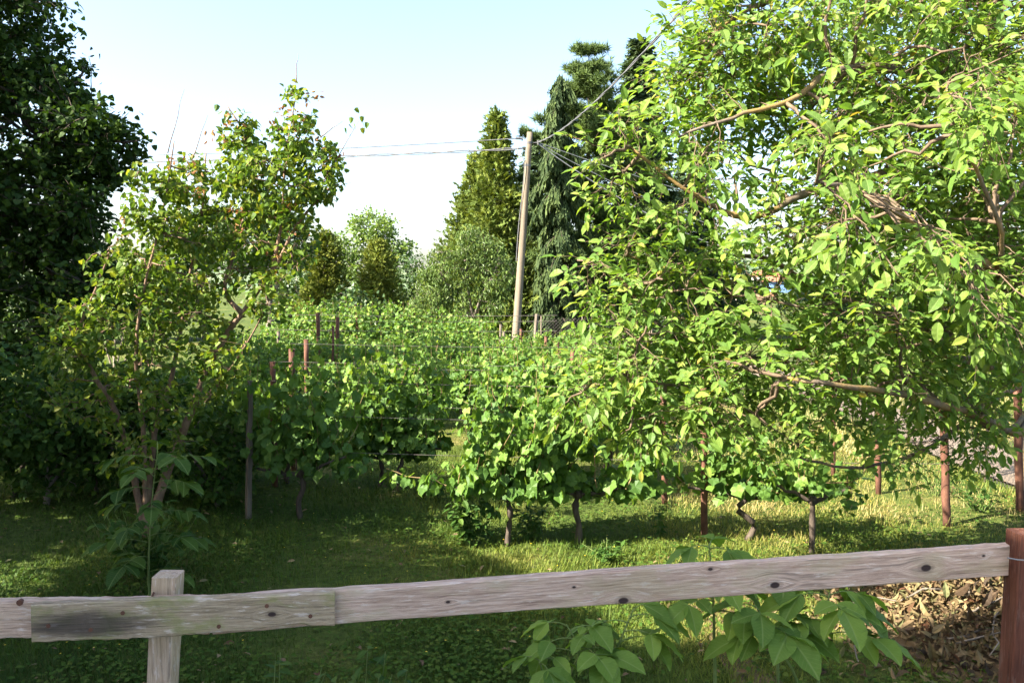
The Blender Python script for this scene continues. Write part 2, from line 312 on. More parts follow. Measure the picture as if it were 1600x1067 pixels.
# ------------------------------------------------------------------ ground, path, hills
def build_ground():
    xs = np.unique(np.concatenate([np.linspace(-14, 14, 90), np.linspace(-900, 900, 60)])); ys = np.unique(np.concatenate([np.linspace(-14, 30, 120), np.linspace(-300, 1200, 60)]))
    X, Y = np.meshgrid(xs, ys); near = np.exp(-((X / 25) ** 2 + ((Y - 10) / 30) ** 2))
    Z = near * (.02 * np.sin(1.7 * X + .6 * Y) + .018 * np.sin(.9 * Y - 1.3 * X) + .01 * np.sin(4.1 * X + 3.3 * Y)) - .02
    V = np.stack([X, Y, Z], -1).reshape(-1, 3); nx = len(xs); ny = len(ys)
    i = (np.arange(ny - 1)[:, None] * nx + np.arange(nx - 1)[None]).ravel()
    loops = np.stack([i, i + 1, i + nx + 1, i + nx], -1).ravel()
    o = link('ground', mesh_np('ground', V, loops, np.arange(len(i)) * 4, M['ground'], None, True)); o['kind'] = 'structure'
    b = MB(); ys = np.linspace(4.5, 34, 60)
    l = 6.35 + .12 * np.sin(ys * .9) + .02 * (ys - 8) ; r = l + 1.25 + .1 * np.sin(ys * 1.7)
    V = np.concatenate([np.stack([l, ys, np.full(60, .02)], -1), np.stack([(l + r) / 2, ys, np.full(60, .05)], -1), np.stack([r, ys, np.full(60, .025)], -1)])
    b.add(V, [(k, k + 60, k + 61, k + 1) for k in range(59)] + [(k + 60, k + 120, k + 121, k + 61) for k in range(59)])
    o = b.build('path', M['dirt_path'], smooth=True); o['kind'] = 'structure'
    b = MB(); n = 90; xs = np.linspace(-900, 900, n)
    h1 = 10 + 5 * np.sin(xs * .006 + 1) + 3 * np.sin(xs * .017); 
    V = [np.stack([xs, np.full(n, 190.), np.full(n, -1.)], -1), np.stack([xs, np.full(n, 330.), .55 * h1], -1), np.stack([xs, np.full(n, 520.), h1], -1), np.stack([xs, np.full(n, 900.), np.full(n, -1.)], -1)]
    b.add(np.concatenate(V), [(r * n + k, r * n + k + 1, (r + 1) * n + k + 1, (r + 1) * n + k) for r in range(3) for k in range(n - 1)])
    o = b.build('hills', M['hill'], smooth=True); o['kind'] = 'structure'
build_ground()

# ------------------------------------------------------------------ the house behind and to the left, whose shade lies on the foreground
def build_house():
    h = empty('house', (-11, 0, 0)); tag(h, 'plastered house beside the fence, throwing shade across the lawn', 'house')
    # X is relative to -11
    b = MB(); b.box((0, -2.75, 3.2), (8, 10.5, 6.4)); b.box((3.5, -3.6, 4.15), (3, 9.0, 8.3)); b.build('wall', M['plaster'], h)
    b = MB()
    def gable(x0, x1, y0, y1, z, zr, along):
        if along == 'y': m = (x0 + x1) / 2; b.add(A((x0, y0, z), (x1, y0, z), (m, y0 + .8, zr), (x0, y1, z), (x1, y1, z), (m, y1 - 2.2, zr)), [(0, 2, 5, 3), (1, 4, 5, 2), (0, 1, 2), (3, 5, 4), (0, 3, 4, 1)])
        else: m = (y0 + y1) / 2; b.add(A((x0, y0, z), (x1, y0, z), (x1, y1, z), (x0, y1, z), (x0, m, zr), (x1, m, zr)), [(0, 1, 5, 4), (2, 3, 4, 5), (1, 2, 5), (0, 4, 3), (0, 3, 2, 1)])
    gable(-4.4, 4.4, -8.4, 2.9, 6.38, 8.2, 'y'); gable(1.6, 5.4, -8.6, 1.25, 8.25, 9.4, 'y')
    b.build('roof', M['roof_tile'], h)
    for y in (-4.5, -1.5):
        for z in (1.7, 4.6):
            b = MB(); b.box((5.03, y, z), (.1, 1.15, 1.45)); w = b.build('window', M['plaster'], h)
            b = MB(); b.box((5.085, y, z), (.02, .95, 1.25)); b.build('pane', M['glass'], w)
build_house()
b = MB(); b.box((1.0, -2.9, .45), (13.5, 9.6, 1.0)); _t = b.build('terrace', noise_mat('concrete', [(.3, (.44, .41, .37)), (.7, (.56, .53, .48))], 5, bump=.2)); _t['kind'] = 'structure'  # unseen pale terrace under the camera, added to bounce light onto the rail

# ------------------------------------------------------------------ tree builders
def wob(p0, p1, n, amp, sag=0.0):
    p0 = np.asarray(p0, float); p1 = np.asarray(p1, float); t = np.linspace(0, 1, n)[:, None]
    L = np.linalg.norm(p1 - p0); pts = p0 + (p1 - p0) * t
    a = rv(2); e = np.sin(math.pi * t)
    pts += e * amp * L * (a[0] * np.sin(2.3 * t * math.pi + rng.random() * 6) + a[1] * np.cos(4.1 * t * math.pi + rng.random() * 6)) * .7
    pts[:, 2] -= (np.sin(math.pi * t) * sag * L).ravel()
    return pts
def smooth_path(pts, n):
    pts = np.asarray(pts, float); m = len(pts); t = np.linspace(0, m - 1, n); out = []
    for s in t:
        i = min(int(s), m - 2); f = s - i; p0 = pts[max(i - 1, 0)]; p1 = pts[i]; p2 = pts[i + 1]; p3 = pts[min(i + 2, m - 1)]
        out.append(.5 * ((2 * p1) + (-p0 + p2) * f + (2 * p0 - 5 * p1 + 4 * p2 - p3) * f * f + (-p0 + 3 * p1 - 3 * p2 + p3) * f ** 3))
    return np.array(out)
def sample_ell(ells, n, shell=.35):
    """n points in the union of ellipsoids (centre, radii[, weight])"""
    w = np.array([e[1][0] * e[1][1] * e[1][2] * (e[2] if len(e) > 2 else 1) for e in ells]) ** .8; w /= w.sum()
    k = rng.choice(len(ells), n, p=w); r = (shell + (1 - shell) * rng.random(n)) ** .5
    return np.array([ells[i][0] for i in k]) + rv(n) * r[:, None] * np.array([ells[i][1] for i in k])
def grow(limbs, n1pts, n2pts, r1=.02, r2=.006, back=.25):
    """limbs: [(pts, ra, rb)]; connect sub-branches to limbs and twigs to sub-branches"""
    tb = MB(); bb = MB(); LP = []
    for pts, ra, rb in limbs:
        n = max(6, len(pts) * 4); q = smooth_path(pts, n); q[1:-1] += rng.normal(size=(n - 2, 3)) * min(.012, ra * .10)
        t = np.linspace(0, 1, n); tb.tube(q, ra + (rb - ra) * t ** .8, 7); LP.append(q[2:])
    LP = np.concatenate(LP); SP_ = [LP[::2]]
    for p in n1pts:
        d = np.linalg.norm(LP - p, axis=1) + back * np.maximum(0, LP[:, 2] - p[2]); j = np.argmin(d)
        q = wob(LP[j], p, 7, .10, -.03); bb.tube(q, np.linspace(r1, r1 * .45, 7), 5); SP_.append(q[2:])
    SP_ = np.concatenate(SP_); tw = []
    for p in n2pts:
        d = np.linalg.norm(SP_ - p, axis=1) + back * np.maximum(0, SP_[:, 2] - p[2]); j = np.argmin(d)
        q = wob(SP_[j], p, 5, .10, 0); bb.tube(q, np.linspace(r2, r2 * .4, 5), 3, cap=False); tw.append(q)
    return tb, bb, np.array(tw)
def twig_leaves(tw, per, L, droop=.3, spread=.1, span=.75, up=.8):
    """positions, directions, normals and lengths of single leaves on twigs"""
    n = len(tw); k = rng.integers(0, n, n * per) if False else np.repeat(np.arange(n), per)
    t = 1 - span * rng.random(len(k)); s = t * 4; i = np.minimum(s.astype(int), 3); f = (s - i)[:, None]
    P = tw[k, i] * (1 - f) + tw[k, i + 1] * f + rng.normal(size=(len(k), 3)) * spread
    ax = unit(tw[k, 4] - tw[k, 2]); D = unit(ax * .5 + rv(len(k)) * .9 + A(0, 0, -droop)); N = unit(A(0, 0, up) + rv(len(k)) * .75)
    return P, D, N, L * (.7 + .5 * rng.random(len(k)))
def finish_tree(root, tb, bb, crown_me, trunk_mat, branch_mat=None):
    tb.build('trunk', trunk_mat, root, True)
    if bb.n: bb.build('branches', branch_mat or trunk_mat, root, True, 'stuff')
    return link('crown', crown_me, root, 'stuff')
def deciduous(name, label, base, ells, n1, n2, per, L, mat, trunk_r, wr=.75, tpl=KITE, droop=.3, spread=.12, bark='bark_grey', shell=.35, group=None, fork=.3, nl=6):
    base = np.asarray(base, float); root = empty(name); tag(root, label, 'tree', group)
    top = max(e[0][2] + .5 * e[1][2] for e in ells); cx = np.mean([e[0] for e in ells], 0)
    f = base + (A(cx[0], cx[1], base[2]) - base) * .3 + A(0, 0, (top - base[2]) * fork)
    limbs = [(np.array([base, base * .5 + f * .5 + rng.normal(size=3) * .05, f]), trunk_r, trunk_r * .75)]
    for j in range(nl):
        e = ells[j % len(ells)]; tip = e[0] + rv(1)[0] * e[1] * .45; tip[2] = max(tip[2], f[2] + .3)
        limbs.append((np.array([f, f * .55 + tip * .45 + rng.normal(size=3) * .15 + A(0, 0, .15), tip]), trunk_r * .6, trunk_r * .15))
    tb, bb, tw = grow(limbs, sample_ell(ells, n1, shell), sample_ell(ells, n2, shell), trunk_r * .16, trunk_r * .05)
    P, D, N, LL = twig_leaves(tw, per, L, droop, spread)
    finish_tree(root, tb, bb, leaves('crown', P, D, N, LL, wr, tpl, mat), M[bark]); return root

def conifer(name, label, base, H, prof, mat, style, nbr, L, trunk_r=.16, bare=0.0, lean=(0, 0), bark='bark_dark', per=26):
    base = np.asarray(base, float); root = empty(name, base); tag(root, label, 'tree')
    tb = MB(); t = np.linspace(0, 1, 9); tr = np.stack([lean[0] * t, lean[1] * t, H * t * .985], -1); tb.tube(tr, trunk_r * (1 - .9 * t), 7); tb.build('trunk', M[bark], root, True)
    bb = MB(); P = []; D = []; N = []; LL = []
    for j in range(nbr):
        h = bare + (1 - bare) * (j + rng.random()) / nbr
        if style == 'pine': h = bare + (1 - bare) * (round((h - bare) / (1 - bare) * 13) + .12 * rng.normal()) / 13.2
        h = min(max(h, 0.01), .985)
        az = j * 2.39996 + rng.normal() * .3; R = prof(h) * ((.72 + .5 * rng.random()) if style != 'weeping' else (.5 + .75 * rng.random())); o = A(math.cos(az), math.sin(az), 0)
        p0 = A(lean[0] * h, lean[1] * h, H * h)
        if style == 'thuja': q = np.array([p0 + o * R * s + A(0, 0, R * (.12 * s * s - .10 * s)) for s in np.linspace(0, 1, 6)])
        elif style == 'pine': q = np.array([p0 + o * R * s + A(0, 0, R * (.05 * s + .22 * s * s)) for s in np.linspace(0, 1, 6)])
        elif style == 'weeping': q = np.array([p0 + o * R * s + A(0, 0, -R * (.15 * s + .75 * s * s)) for s in np.linspace(0, 1, 6)])
        else: q = np.array([p0 + o * R * s + A(0, 0, R * (-.42 * s + .25 * s * s)) for s in np.linspace(0, 1, 6)])
        bb.tube(q, np.linspace(.012 + .02 * R / 2, .006, 6), 4, cap=False)
        n = max(6, int(per * (.35 + R))); s = (.12 + .88 * rng.random(n) ** .75) * 5; i = np.minimum(s.astype(int), 4); f = (s - i)[:, None]
        p = q[i] * (1 - f) + q[i + 1] * f; side = np.cross(o, A(0, 0, 1)); sgn = rng.choice([-1, 1], n)[:, None]
        if style == 'thuja':
            d = unit(o * .7 + A(0, 0, .45) + rv(n) * .7); p = p + rng.normal(size=(n, 3)) * .13; nn = unit(o * .3 + rv(n)); ll = L * (.6 + .7 * rng.random(n))
        elif style == 'pine':
            keep = rng.random(n) < .8; s2 = .35 + .65 * rng.random(n); p = q[0] + (p - q[0]) * 1.0 + rng.normal(size=(n, 3)) * A(.16, .16, .07) + A(0, 0, .05)
            p = np.repeat(p, 16, 0); d = unit(rv(len(p)) + o * .35 + A(0, 0, .55)); nn = rv(len(p)); ll = L * (.7 + .5 * rng.random(len(p)))
        elif style == 'weeping':
            p = p + side * sgn * rng.random((n, 1)) * .18 * R + rng.normal(size=(n, 3)) * .05; d = unit(A(0, 0, -1) + o * .25 + rv(n) * .32); nn = unit(o + rv(n) * .6); ll = L * (.5 + .9 * rng.random(n))
        else:
            p = p + rng.normal(size=(n, 3)) * .07; d = unit(o * .55 + side * sgn * .7 + A(0, 0, -.2) + rv(n) * .45); nn = unit(A(0, 0, 1) + rv(n) * .5); ll = L * (.6 + .7 * rng.random(n))
        P.append(p); D.append(d); N.append(nn); LL.append(ll)
    bb.build('branches', M[bark], root, True, 'stuff')
    P, D, N, LL = map(np.concatenate, (P, D, N, LL))
    wr, tpl = (.13, NEEDLE) if style == 'pine' else ((.36, SPRAY) if style == 'weeping' else (.62, SPRAY))
    link('crown', leaves('crown', P, D, N, LL, wr, tpl, mat), root, 'stuff'); return root

# ------------------------------------------------------------------ background trees
def E(px, py, Y, rx, ry, rz, w=1): return (at(px, py, Y), A(rx, ry, rz), w)
conifer('cypress', 'tall pointed yellow-green cypress just left of the utility pole', (at(776, 440, 34)[0], 34, 0), 9.3, lambda h: 2.35 * (1 - h) ** 1.05 * (.8 + .3 * abs(math.sin(h * 27))) + .03, M['thuja'], 'thuja', 330, .34, bare=.04)
conifer('cypress', 'second cypress leaning out behind the left flank of the tall one', (at(735, 440, 35.5)[0], 35.5, 0), 7.9, lambda h: 2.5 * (1 - h) ** 1.0 * (.8 + .3 * abs(math.sin(h * 23))) + .03, M['thuja'], 'thuja', 260, .34, lean=(.35, 0))
conifer('weeping_spruce', 'slim weeping spruce with hanging curtains just right of the utility pole', (at(872, 440, 32)[0], 32, 0), 10.5, lambda h: (.95 * (1 - h) ** .4 + .12) * (.7 + .55 * abs(math.sin(h * 31))), M['weeping'], 'weeping', 80, .5, per=85)
conifer('pine', 'tallest pine with puffy needle tufts behind the weeping spruce', (at(918, 440, 35)[0], 35, 0), 12.2, lambda h: (2.5 * min(1, (1 - h) * 2.2) ** .8 + .4) * (.85 + .25 * math.sin(h * 40)), M['pine'], 'pine', 112, .30, trunk_r=.2, bare=.08, per=44)
conifer('spruce', 'dark spruce with a bare lower trunk beside the tall pine', (at(995, 440, 37)[0], 37, 0), 13.2, lambda h: 2.3 * (1 - h) ** .75 * (.75 + .4 * abs(math.sin(h * 33))) + .1, M['spruce'], 'spruce', 230, .46, bare=.14, per=34)
conifer('spruce', 'broad dark spruce filling the gap behind the pole', (at(845, 440, 40)[0], 40, 0), 9.6, lambda h: 2.7 * (1 - h) ** .6 + .1, M['spruce'], 'spruce', 200, .45, per=30)
conifer('spruce', 'dark spruce behind the left edge of the walnut crown', (at(1075, 440, 41)[0], 41, 0), 9.5, lambda h: 2.5 * (1 - h) ** .7 + .1, M['spruce'], 'spruce', 170, .45, per=28)
conifer('golden_conifer', 'small rounded golden conifer nearest the pale tree, right one of the pair', (at(590, 440, 36)[0], 36, 0), 4.25, lambda h: 1.15 * (1 - h) ** .5 * min(1, .6 + h * 2), M['gold_conifer'], 'thuja', 200, .26)
conifer('golden_conifer', 'small rounded golden conifer beside the apricot crown, left one of the pair', (at(508, 440, 37)[0], 37, 0), 4.7, lambda h: 1.35 * (1 - h) ** .5 * min(1, .6 + h * 2), M['gold_conifer'], 'thuja', 220, .26)
deciduous('deciduous_tree', 'pale fresh-green round tree against the sky behind the golden conifers', (at(580, 440, 46)[0], 46, 0),
    [E(585, 355, 46, 1.5, 1.4, 1.0), E(540, 385, 46, 1.1, 1.1, .9), E(620, 390, 46, 1.0, 1, .9), E(580, 420, 46, 1.7, 1.4, 1.2)], 40, 380, 13, .20, M['far_light_leaf'], .16, spread=.16)
deciduous('deciduous_tree', 'dark round tree seen through the apricot branches', (at(420, 440, 34)[0], 34, 0),
    [E(420, 330, 34, 1.2, 1.2, 1.2), E(385, 385, 34, 1.4, 1.3, 1.3), E(455, 380, 34, .9, 1, 1.1)], 40, 420, 14, .17, M['far_dark_leaf'], .18, spread=.16)
deciduous('deciduous_tree', 'dark tree between the two far crowns on the left', (at(320, 440, 38)[0], 38, 0),
    [E(320, 370, 38, 1.8, 1.3, 1.5), E(270, 400, 38, 1.6, 1.3, 1.3)], 30, 330, 14, .18, M['far_dark_leaf'], .18, spread=.16)
deciduous('weeping_tree', 'grey-green tree with hanging twigs in front of the cypresses', (at(745, 440, 29)[0], 29, 0),
    [E(745, 385, 29, .9, .8, .8), E(700, 425, 29, 1.0, .8, .9), E(775, 430, 29, .8, .8, 1.0), E(675, 460, 29, .75, .7, .9), E(740, 480, 29, 1.3, .8, .8)], 60, 700, 12, .15, M['grey_leaf'], .11, wr=.4, droop=1.1, spread=.12)
for px, Y, top, w, lab in ((640, 40, 395, 2.2, 'low dark tree in the gap left of the cypresses'), (470, 42, 400, 2.2, 'low dark tree behind the left golden conifer'), (150, 36, 380, 3.0, 'dark tree low behind the big shady tree'), (20, 30, 390, 3.0, 'dark tree low at the far left behind the big shady tree'), (1130, 44, 395, 2.6, 'dark tree behind the walnut near the far slope'), (920, 43, 380, 3.2, 'dark tree low behind the pine trunk'), (1330, 45, 405, 4.0, 'dark far tree behind the middle of the walnut'), (1520, 40, 330, 4.0, 'dark far tree behind the right part of the walnut'), (235, 37, 385, 2.6, 'dark tree low between the shady tree and the apricot'), (550, 33, 452, 1.6, 'low dark bush under the two golden conifers'), (905, 33.5, 440, 1.8, 'low dark bush under the pine branches'), (1010, 34, 455, 2.0, 'low dark bush under the bare spruce trunk'), (850, 35, 450, 2.0, 'low dark bush behind the weeping spruce foot')):
    z = at(px, top, Y)[2]; c = A(at(px, 440, Y)[0], Y, z * .52)
    deciduous('dense_tree' if z > 2.8 else 'dense_bush', lab, (c[0], Y, 0), [(c, A(w * .8, w * .6, z * .48)), (c + A(.3 * w, 0, -.1 * z), A(w * .7, w * .6, z * .36)), (c + A(-.3 * w, 0, -.15 * z), A(w * .7, w * .6, z * .36))], 24, int(170 * w), 11, .2, M['far_dark_leaf'], .12, spread=.2, fork=.15)
deciduous('leafy_bush', 'sunlit bush peeping out beyond the shady tree, above the dark vines', (at(170, 440, 20)[0], 20, 0),
    [E(150, 448, 20, .8, .6, .45), E(215, 440, 20, .7, .6, .5), E(190, 480, 20, 1.1, .7, .6)], 24, 260, 9, .12, M['vine_leaf'], .05, spread=.1, fork=.1)
# the big shady tree at the left edge
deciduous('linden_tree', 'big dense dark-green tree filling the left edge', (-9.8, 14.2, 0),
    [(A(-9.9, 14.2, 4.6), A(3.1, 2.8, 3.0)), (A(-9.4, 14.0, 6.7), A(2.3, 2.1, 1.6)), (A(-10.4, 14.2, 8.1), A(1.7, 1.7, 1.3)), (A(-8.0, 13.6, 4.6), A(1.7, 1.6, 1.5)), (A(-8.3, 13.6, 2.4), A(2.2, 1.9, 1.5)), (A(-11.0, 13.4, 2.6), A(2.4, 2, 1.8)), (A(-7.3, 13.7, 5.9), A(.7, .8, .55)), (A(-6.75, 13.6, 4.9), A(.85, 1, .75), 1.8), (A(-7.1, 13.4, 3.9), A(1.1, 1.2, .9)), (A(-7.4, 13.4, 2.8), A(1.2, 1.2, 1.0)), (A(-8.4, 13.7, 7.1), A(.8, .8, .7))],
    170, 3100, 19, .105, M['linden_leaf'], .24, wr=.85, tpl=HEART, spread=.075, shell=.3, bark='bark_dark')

for px, py, Y, w, z, lab in ((60, 0, 9.6, 1.0, 1.9, 'dark shrub low at the far left edge'), (215, 0, 9.9, .9, 1.6, 'dark shrub behind the apricot stems'), (330, 0, 9.5, .55, 1.45, 'dark shrub between the apricot and the grey post')):
    c = A((px - 800) / F * Y, Y, z * .55); deciduous('dark_shrub', lab, (c[0], Y, 0), [(c, A(w, .6, z * .5)), (c + A(.3 * w, .1, -.15), A(.7 * w, .5, z * .4)), (c + A(-.3 * w, 0, -.2), A(.7 * w, .5, z * .36))], 40, int(420 * w), 11, .085, M['weed'], .04, spread=.05, fork=.12, tpl=HEART)
# two more shady trees stand left of the frame, between the house and the big one; their shade lies on the left vines
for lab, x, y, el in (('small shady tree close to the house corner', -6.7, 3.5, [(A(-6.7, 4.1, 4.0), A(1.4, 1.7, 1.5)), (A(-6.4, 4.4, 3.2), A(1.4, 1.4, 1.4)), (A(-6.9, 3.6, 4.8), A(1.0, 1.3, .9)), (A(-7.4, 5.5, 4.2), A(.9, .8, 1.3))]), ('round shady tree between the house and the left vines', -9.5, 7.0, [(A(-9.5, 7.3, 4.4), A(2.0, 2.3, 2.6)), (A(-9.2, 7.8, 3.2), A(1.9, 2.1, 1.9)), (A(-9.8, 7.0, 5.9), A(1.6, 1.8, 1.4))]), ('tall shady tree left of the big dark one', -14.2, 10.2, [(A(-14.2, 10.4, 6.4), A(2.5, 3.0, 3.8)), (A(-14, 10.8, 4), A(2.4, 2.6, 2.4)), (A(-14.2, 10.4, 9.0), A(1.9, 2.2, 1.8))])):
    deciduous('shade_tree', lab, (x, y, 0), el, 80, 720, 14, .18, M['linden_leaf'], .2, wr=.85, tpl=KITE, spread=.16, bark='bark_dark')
# ------------------------------------------------------------------ apricot tree
def apricot():
    Y = 8.5; root = empty('apricot_tree'); tag(root, 'sparse apricot tree with browning shoot tips rising over the shaded vines', 'tree')
    base = A(*gp(228, 838)[:2], 0)
    def pth(*p): return np.array([at(a, b, Y + c) for a, b, c in p])
    limbs = [(np.vstack([base, pth((262, 740, 0), (300, 640, .05), (335, 555, .05), (385, 478, 0), (425, 425, -.1), (470, 345, -.15), (520, 290, -.2))]), .055, .010),
             (pth((378, 490, 0), (352, 452, .1), (368, 385, .15), (392, 300, .2), (382, 215, .2), (355, 165, .2)), .030, .006),
             (np.vstack([base, pth((205, 720, -.1), (180, 640, -.2), (140, 575, -.25), (122, 525, -.3), (150, 450, -.3), (170, 400, -.3)) ]), .038, .008),
             (np.vstack([base, pth((240, 690, .1), (268, 590, .2), (285, 500, .25), (300, 410, .3), (318, 320, .3), (322, 240, .3))]), .036, .007),
             (pth((425, 425, -.1), (440, 345, -.1), (446, 250, -.1), (462, 150, -.1)), .022, .005),
             (np.vstack([base, pth((225, 680, -.2), (212, 560, -.3), (225, 450, -.3), (255, 330, -.3), (272, 220, -.3))]), .030, .005),
             (pth((300, 640, 0), (350, 590, -.3), (395, 520, -.5), (420, 470, -.6)), .018, .005)]
    el = [E(458, 200, 8.4, .22, .3, .45, 2.6), E(430, 285, 8.4, .45, .5, .42, 2), E(495, 270, 8.3, .30, .35, .32, 2.2), E(375, 235, 8.7, .22, .3, .42, 2.4), E(370, 335, 8.7, .5, .55, .5, 1.5), E(310, 300, 8.8, .32, .5, .42, 1.6), E(245, 310, 8.2, .28, .45, .38, 1.8), E(240, 390, 8.2, .42, .5, .42, 1.2), E(330, 410, 8.7, .65, .6, .45), E(440, 370, 8.4, .4, .4, .38, 1.3), E(180, 430, 8.2, .3, .4, .3),
          E(110, 520, 8.2, .4, .5, .4, .9), E(200, 500, 8.2, .55, .6, .4, .9), E(300, 500, 8.6, .6, .6, .4, .8), E(150, 600, 8.3, .5, .6, .4, .8), E(270, 600, 8.2, .55, .6, .4, .8), E(220, 690, 8.2, .6, .5, .35, .6), E(360, 560, 8.2, .3, .4, .35, .7), E(420, 450, 8.0, .3, .4, .3)]
    tb, bb, tw = grow(limbs, sample_ell(el, 130), sample_ell(el, 1150), .010, .0035)
    P, D, N, LL = twig_leaves(tw, 9, .072, .55, .045)
    for (a, b, c, d) in ((262, 240, 288, 140), (462, 130, 466, 84), (505, 285, 560, 190), (500, 300, 548, 286), (238, 330, 215, 270), (500, 215, 535, 190), (300, 250, 325, 180)):
        bb.tube(wob(at(a, b, 8.3), at(c, d, 8.3), 6, .04), np.linspace(.006, .002, 6), 4)
    q = np.repeat(np.array([at(560, 188, 8.3)]), 9, 0) + rng.normal(size=(9, 3)) * .05
    P = np.vstack([P, q]); D = np.vstack([D, unit(A(.2, 0, -1) + rv(9) * .4)]); N = np.vstack([N, rv(9)]); LL = np.append(LL, np.full(9, .07))
    finish_tree(root, tb, bb, leaves('crown', P, D, N, LL, .72, HEART, M['apricot_leaf']), M['bark_apricot'])
    c = np.array([at(px, py, 8.3) for px, py in ((340, 215), (362, 190), (455, 200), (425, 195), (470, 178), (510, 255), (480, 215), (260, 255), (375, 350), (455, 320), (462, 360), (300, 262), (520, 240), (490, 150), (370, 325), (310, 300), (200, 340), (195, 370), (430, 405), (445, 180))])
    c = np.repeat(c, 11, 0) + rng.normal(size=(len(c) * 11, 3)) * .045
    link('dead_leaves', leaves('dead_leaves', c, unit(rv(len(c)) + A(0, 0, -.8)), rv(len(c)), .055, .5, OVAL, M['dead_leaf']), root, 'stuff')
apricot()

# ------------------------------------------------------------------ walnut tree
def walnut():
    root = empty('walnut_tree'); tag(root, 'big walnut tree with lichen-gold limbs leaning in from the right', 'tree')
    base = A(6.6, 10.2, 0); fk = A(6.2, 9.6, 1.5)
    def ZY(px, Y): return Y * (.85 + .15 * min(1, max(0, (px - 1300) / 300)))
    def pth(*p): return np.array([at(a, b, ZY(a, c)) for a, b, c in p])
    def E(px, py, Y, rx, ry, rz, w=1): k = ZY(px, Y) / Y; return (at(px, py, Y * k), A(rx * k, ry * k, rz * k), w)
    limbs = [(np.array([base, A(6.45, 10.0, .7), fk]), .26, .20),
             (np.vstack([fk, pth((1600, 672, 8.0), (1540, 655, 7.2), (1440, 622, 6.6), (1320, 604, 6.3), (1230, 590, 6.4))]), .062, .010),
             (np.vstack([fk, A(6.0, 9.4, 2.8), pth((1580, 290, 8.6), (1490, 175, 7.9), (1430, 120, 7.5), (1350, 105, 7.25), (1290, 118, 7.1), (1240, 155, 7.0), (1150, 182, 6.9), (1060, 215, 6.9))]), .075, .008),
             (np.vstack([fk, A(6.3, 9.9, 3.2), pth((1560, 60, 9), (1480, -60, 8.6), (1380, -90, 8.4))]), .15, .03),
             (np.vstack([pth((1560, 290, 8.4), (1480, 240, 8), (1380, 270, 7.6), (1270, 300, 7.3), (1170, 340, 7.2), (1080, 300, 7.2), (985, 230, 7.2))]), .06, .010),
             (np.vstack([fk, pth((1610, 470, 6.6), (1550, 420, 6.1), (1480, 385, 5.8), (1400, 330, 5.6), (1330, 296, 5.5), (1275, 285, 5.4))]), .05, .008),
             (pth((1555, 425, 6.1), (1566, 370, 5.8), (1530, 275, 5.6), (1490, 190, 5.4), (1480, 130, 5.2)), .022, .006),
             (np.vstack([fk, pth((1600, 560, 8.2), (1500, 530, 7.7), (1420, 508, 7.3), (1330, 470, 7.1), (1270, 480, 7), (1200, 470, 7))]), .035, .008),
             (np.vstack([fk, pth((1580, 670, 7.8), (1500, 640, 7.1), (1420, 600, 6.7), (1405, 540, 6.5), (1400, 480, 6.3)) ]), .03, .006),
             (np.vstack([fk, pth((1560, 620, 9.0), (1450, 700, 8.4), (1340, 730, 8.0), (1250, 715, 7.6))]), .035, .008),
             (np.vstack([fk, pth((1500, 560, 8.8), (1350, 520, 8.4), (1180, 560, 8.0), (1080, 545, 7.7), (1020, 500, 7.5), (960, 420, 7.3))]), .06, .008),
             (pth((1350, 520, 8.4), (1230, 420, 8.2), (1150, 400, 7.9), (1060, 420, 7.6), (980, 400, 7.4)), .03, .006),
             (pth((1180, 560, 8.0), (1120, 600, 7.6), (1040, 600, 7.3), (980, 585, 7.2)), .025, .006),
             (pth((1490, 190, 8.2), (1440, 40, 8.0), (1330, -20, 7.8), (1180, 10, 7.6), (1110, 60, 7.5)), .05, .008),
             (np.vstack([fk, A(7.5, 10.5, 3.5), A(8.5, 11, 5.5), A(9, 11.5, 7)]), .13, .03)]
    el = [E(1250, 50, 7.8, 1.2, 1.2, 1.0), E(1440, 60, 8, 1.3, 1.3, 1.0), E(1140, 90, 7.8, .75, .9, .85), E(1570, 90, 7.5, .9, 1, .9), E(1085, 165, 7.5, .55, .7, .5, .8), E(960, 225, 7.3, .36, .6, .38, 1.2), E(1100, 285, 7.4, .8, .9, .55, .4), E(985, 330, 7.4, .42, .5, .4, .9), E(1260, 270, 7.1, 1.0, 1, .7, .42), E(1430, 240, 6.8, 1.0, 1, .9, .8), E(1570, 260, 6.6, .7, .8, .9),
          E(965, 425, 7.2, .42, .6, .45, 1.4), E(1080, 440, 7.4, .6, .7, .5, .6), E(1200, 420, 7.0, .75, .8, .6, .3), E(1330, 410, 6.7, .8, .8, .7), E(1480, 400, 6.8, .8, .9, .7), E(1590, 450, 7.4, .6, .8, .9),
          E(965, 560, 7.4, .40, .6, .35, 1.2), E(1060, 560, 7.2, .65, .7, .5, 1.1), E(1180, 560, 7.1, .75, .8, .5, 1.1), E(1320, 560, 7.2, .8, .8, .6), E(1450, 560, 7.6, .8, .9, .6), E(920, 620, 7.3, .34, .4, .25, 1.6), E(985, 660, 7.2, .35, .4, .2, 1.4), E(1150, 650, 7.1, .42, .5, .26, 1.0), E(1270, 670, 7.3, .45, .5, .26, .8), E(1060, 655, 7.2, .3, .4, .22, 1.2), E(1500, 660, 8.2, .6, .6, .35), E(1390, 690, 7.6, .35, .4, .2),
          E(1440, 180, 10, 1.8, 1.2, 2.0, .22), E(1540, 430, 10.5, 1.4, 1.2, 1.6, .45), (A(8.4, 10.5, 5.5), A(2.2, 2.4, 2.6), .25)]
    tb, bb, tw = grow(limbs, sample_ell(el, 300, .2), sample_ell(el, 2350, .25), .016, .0055)
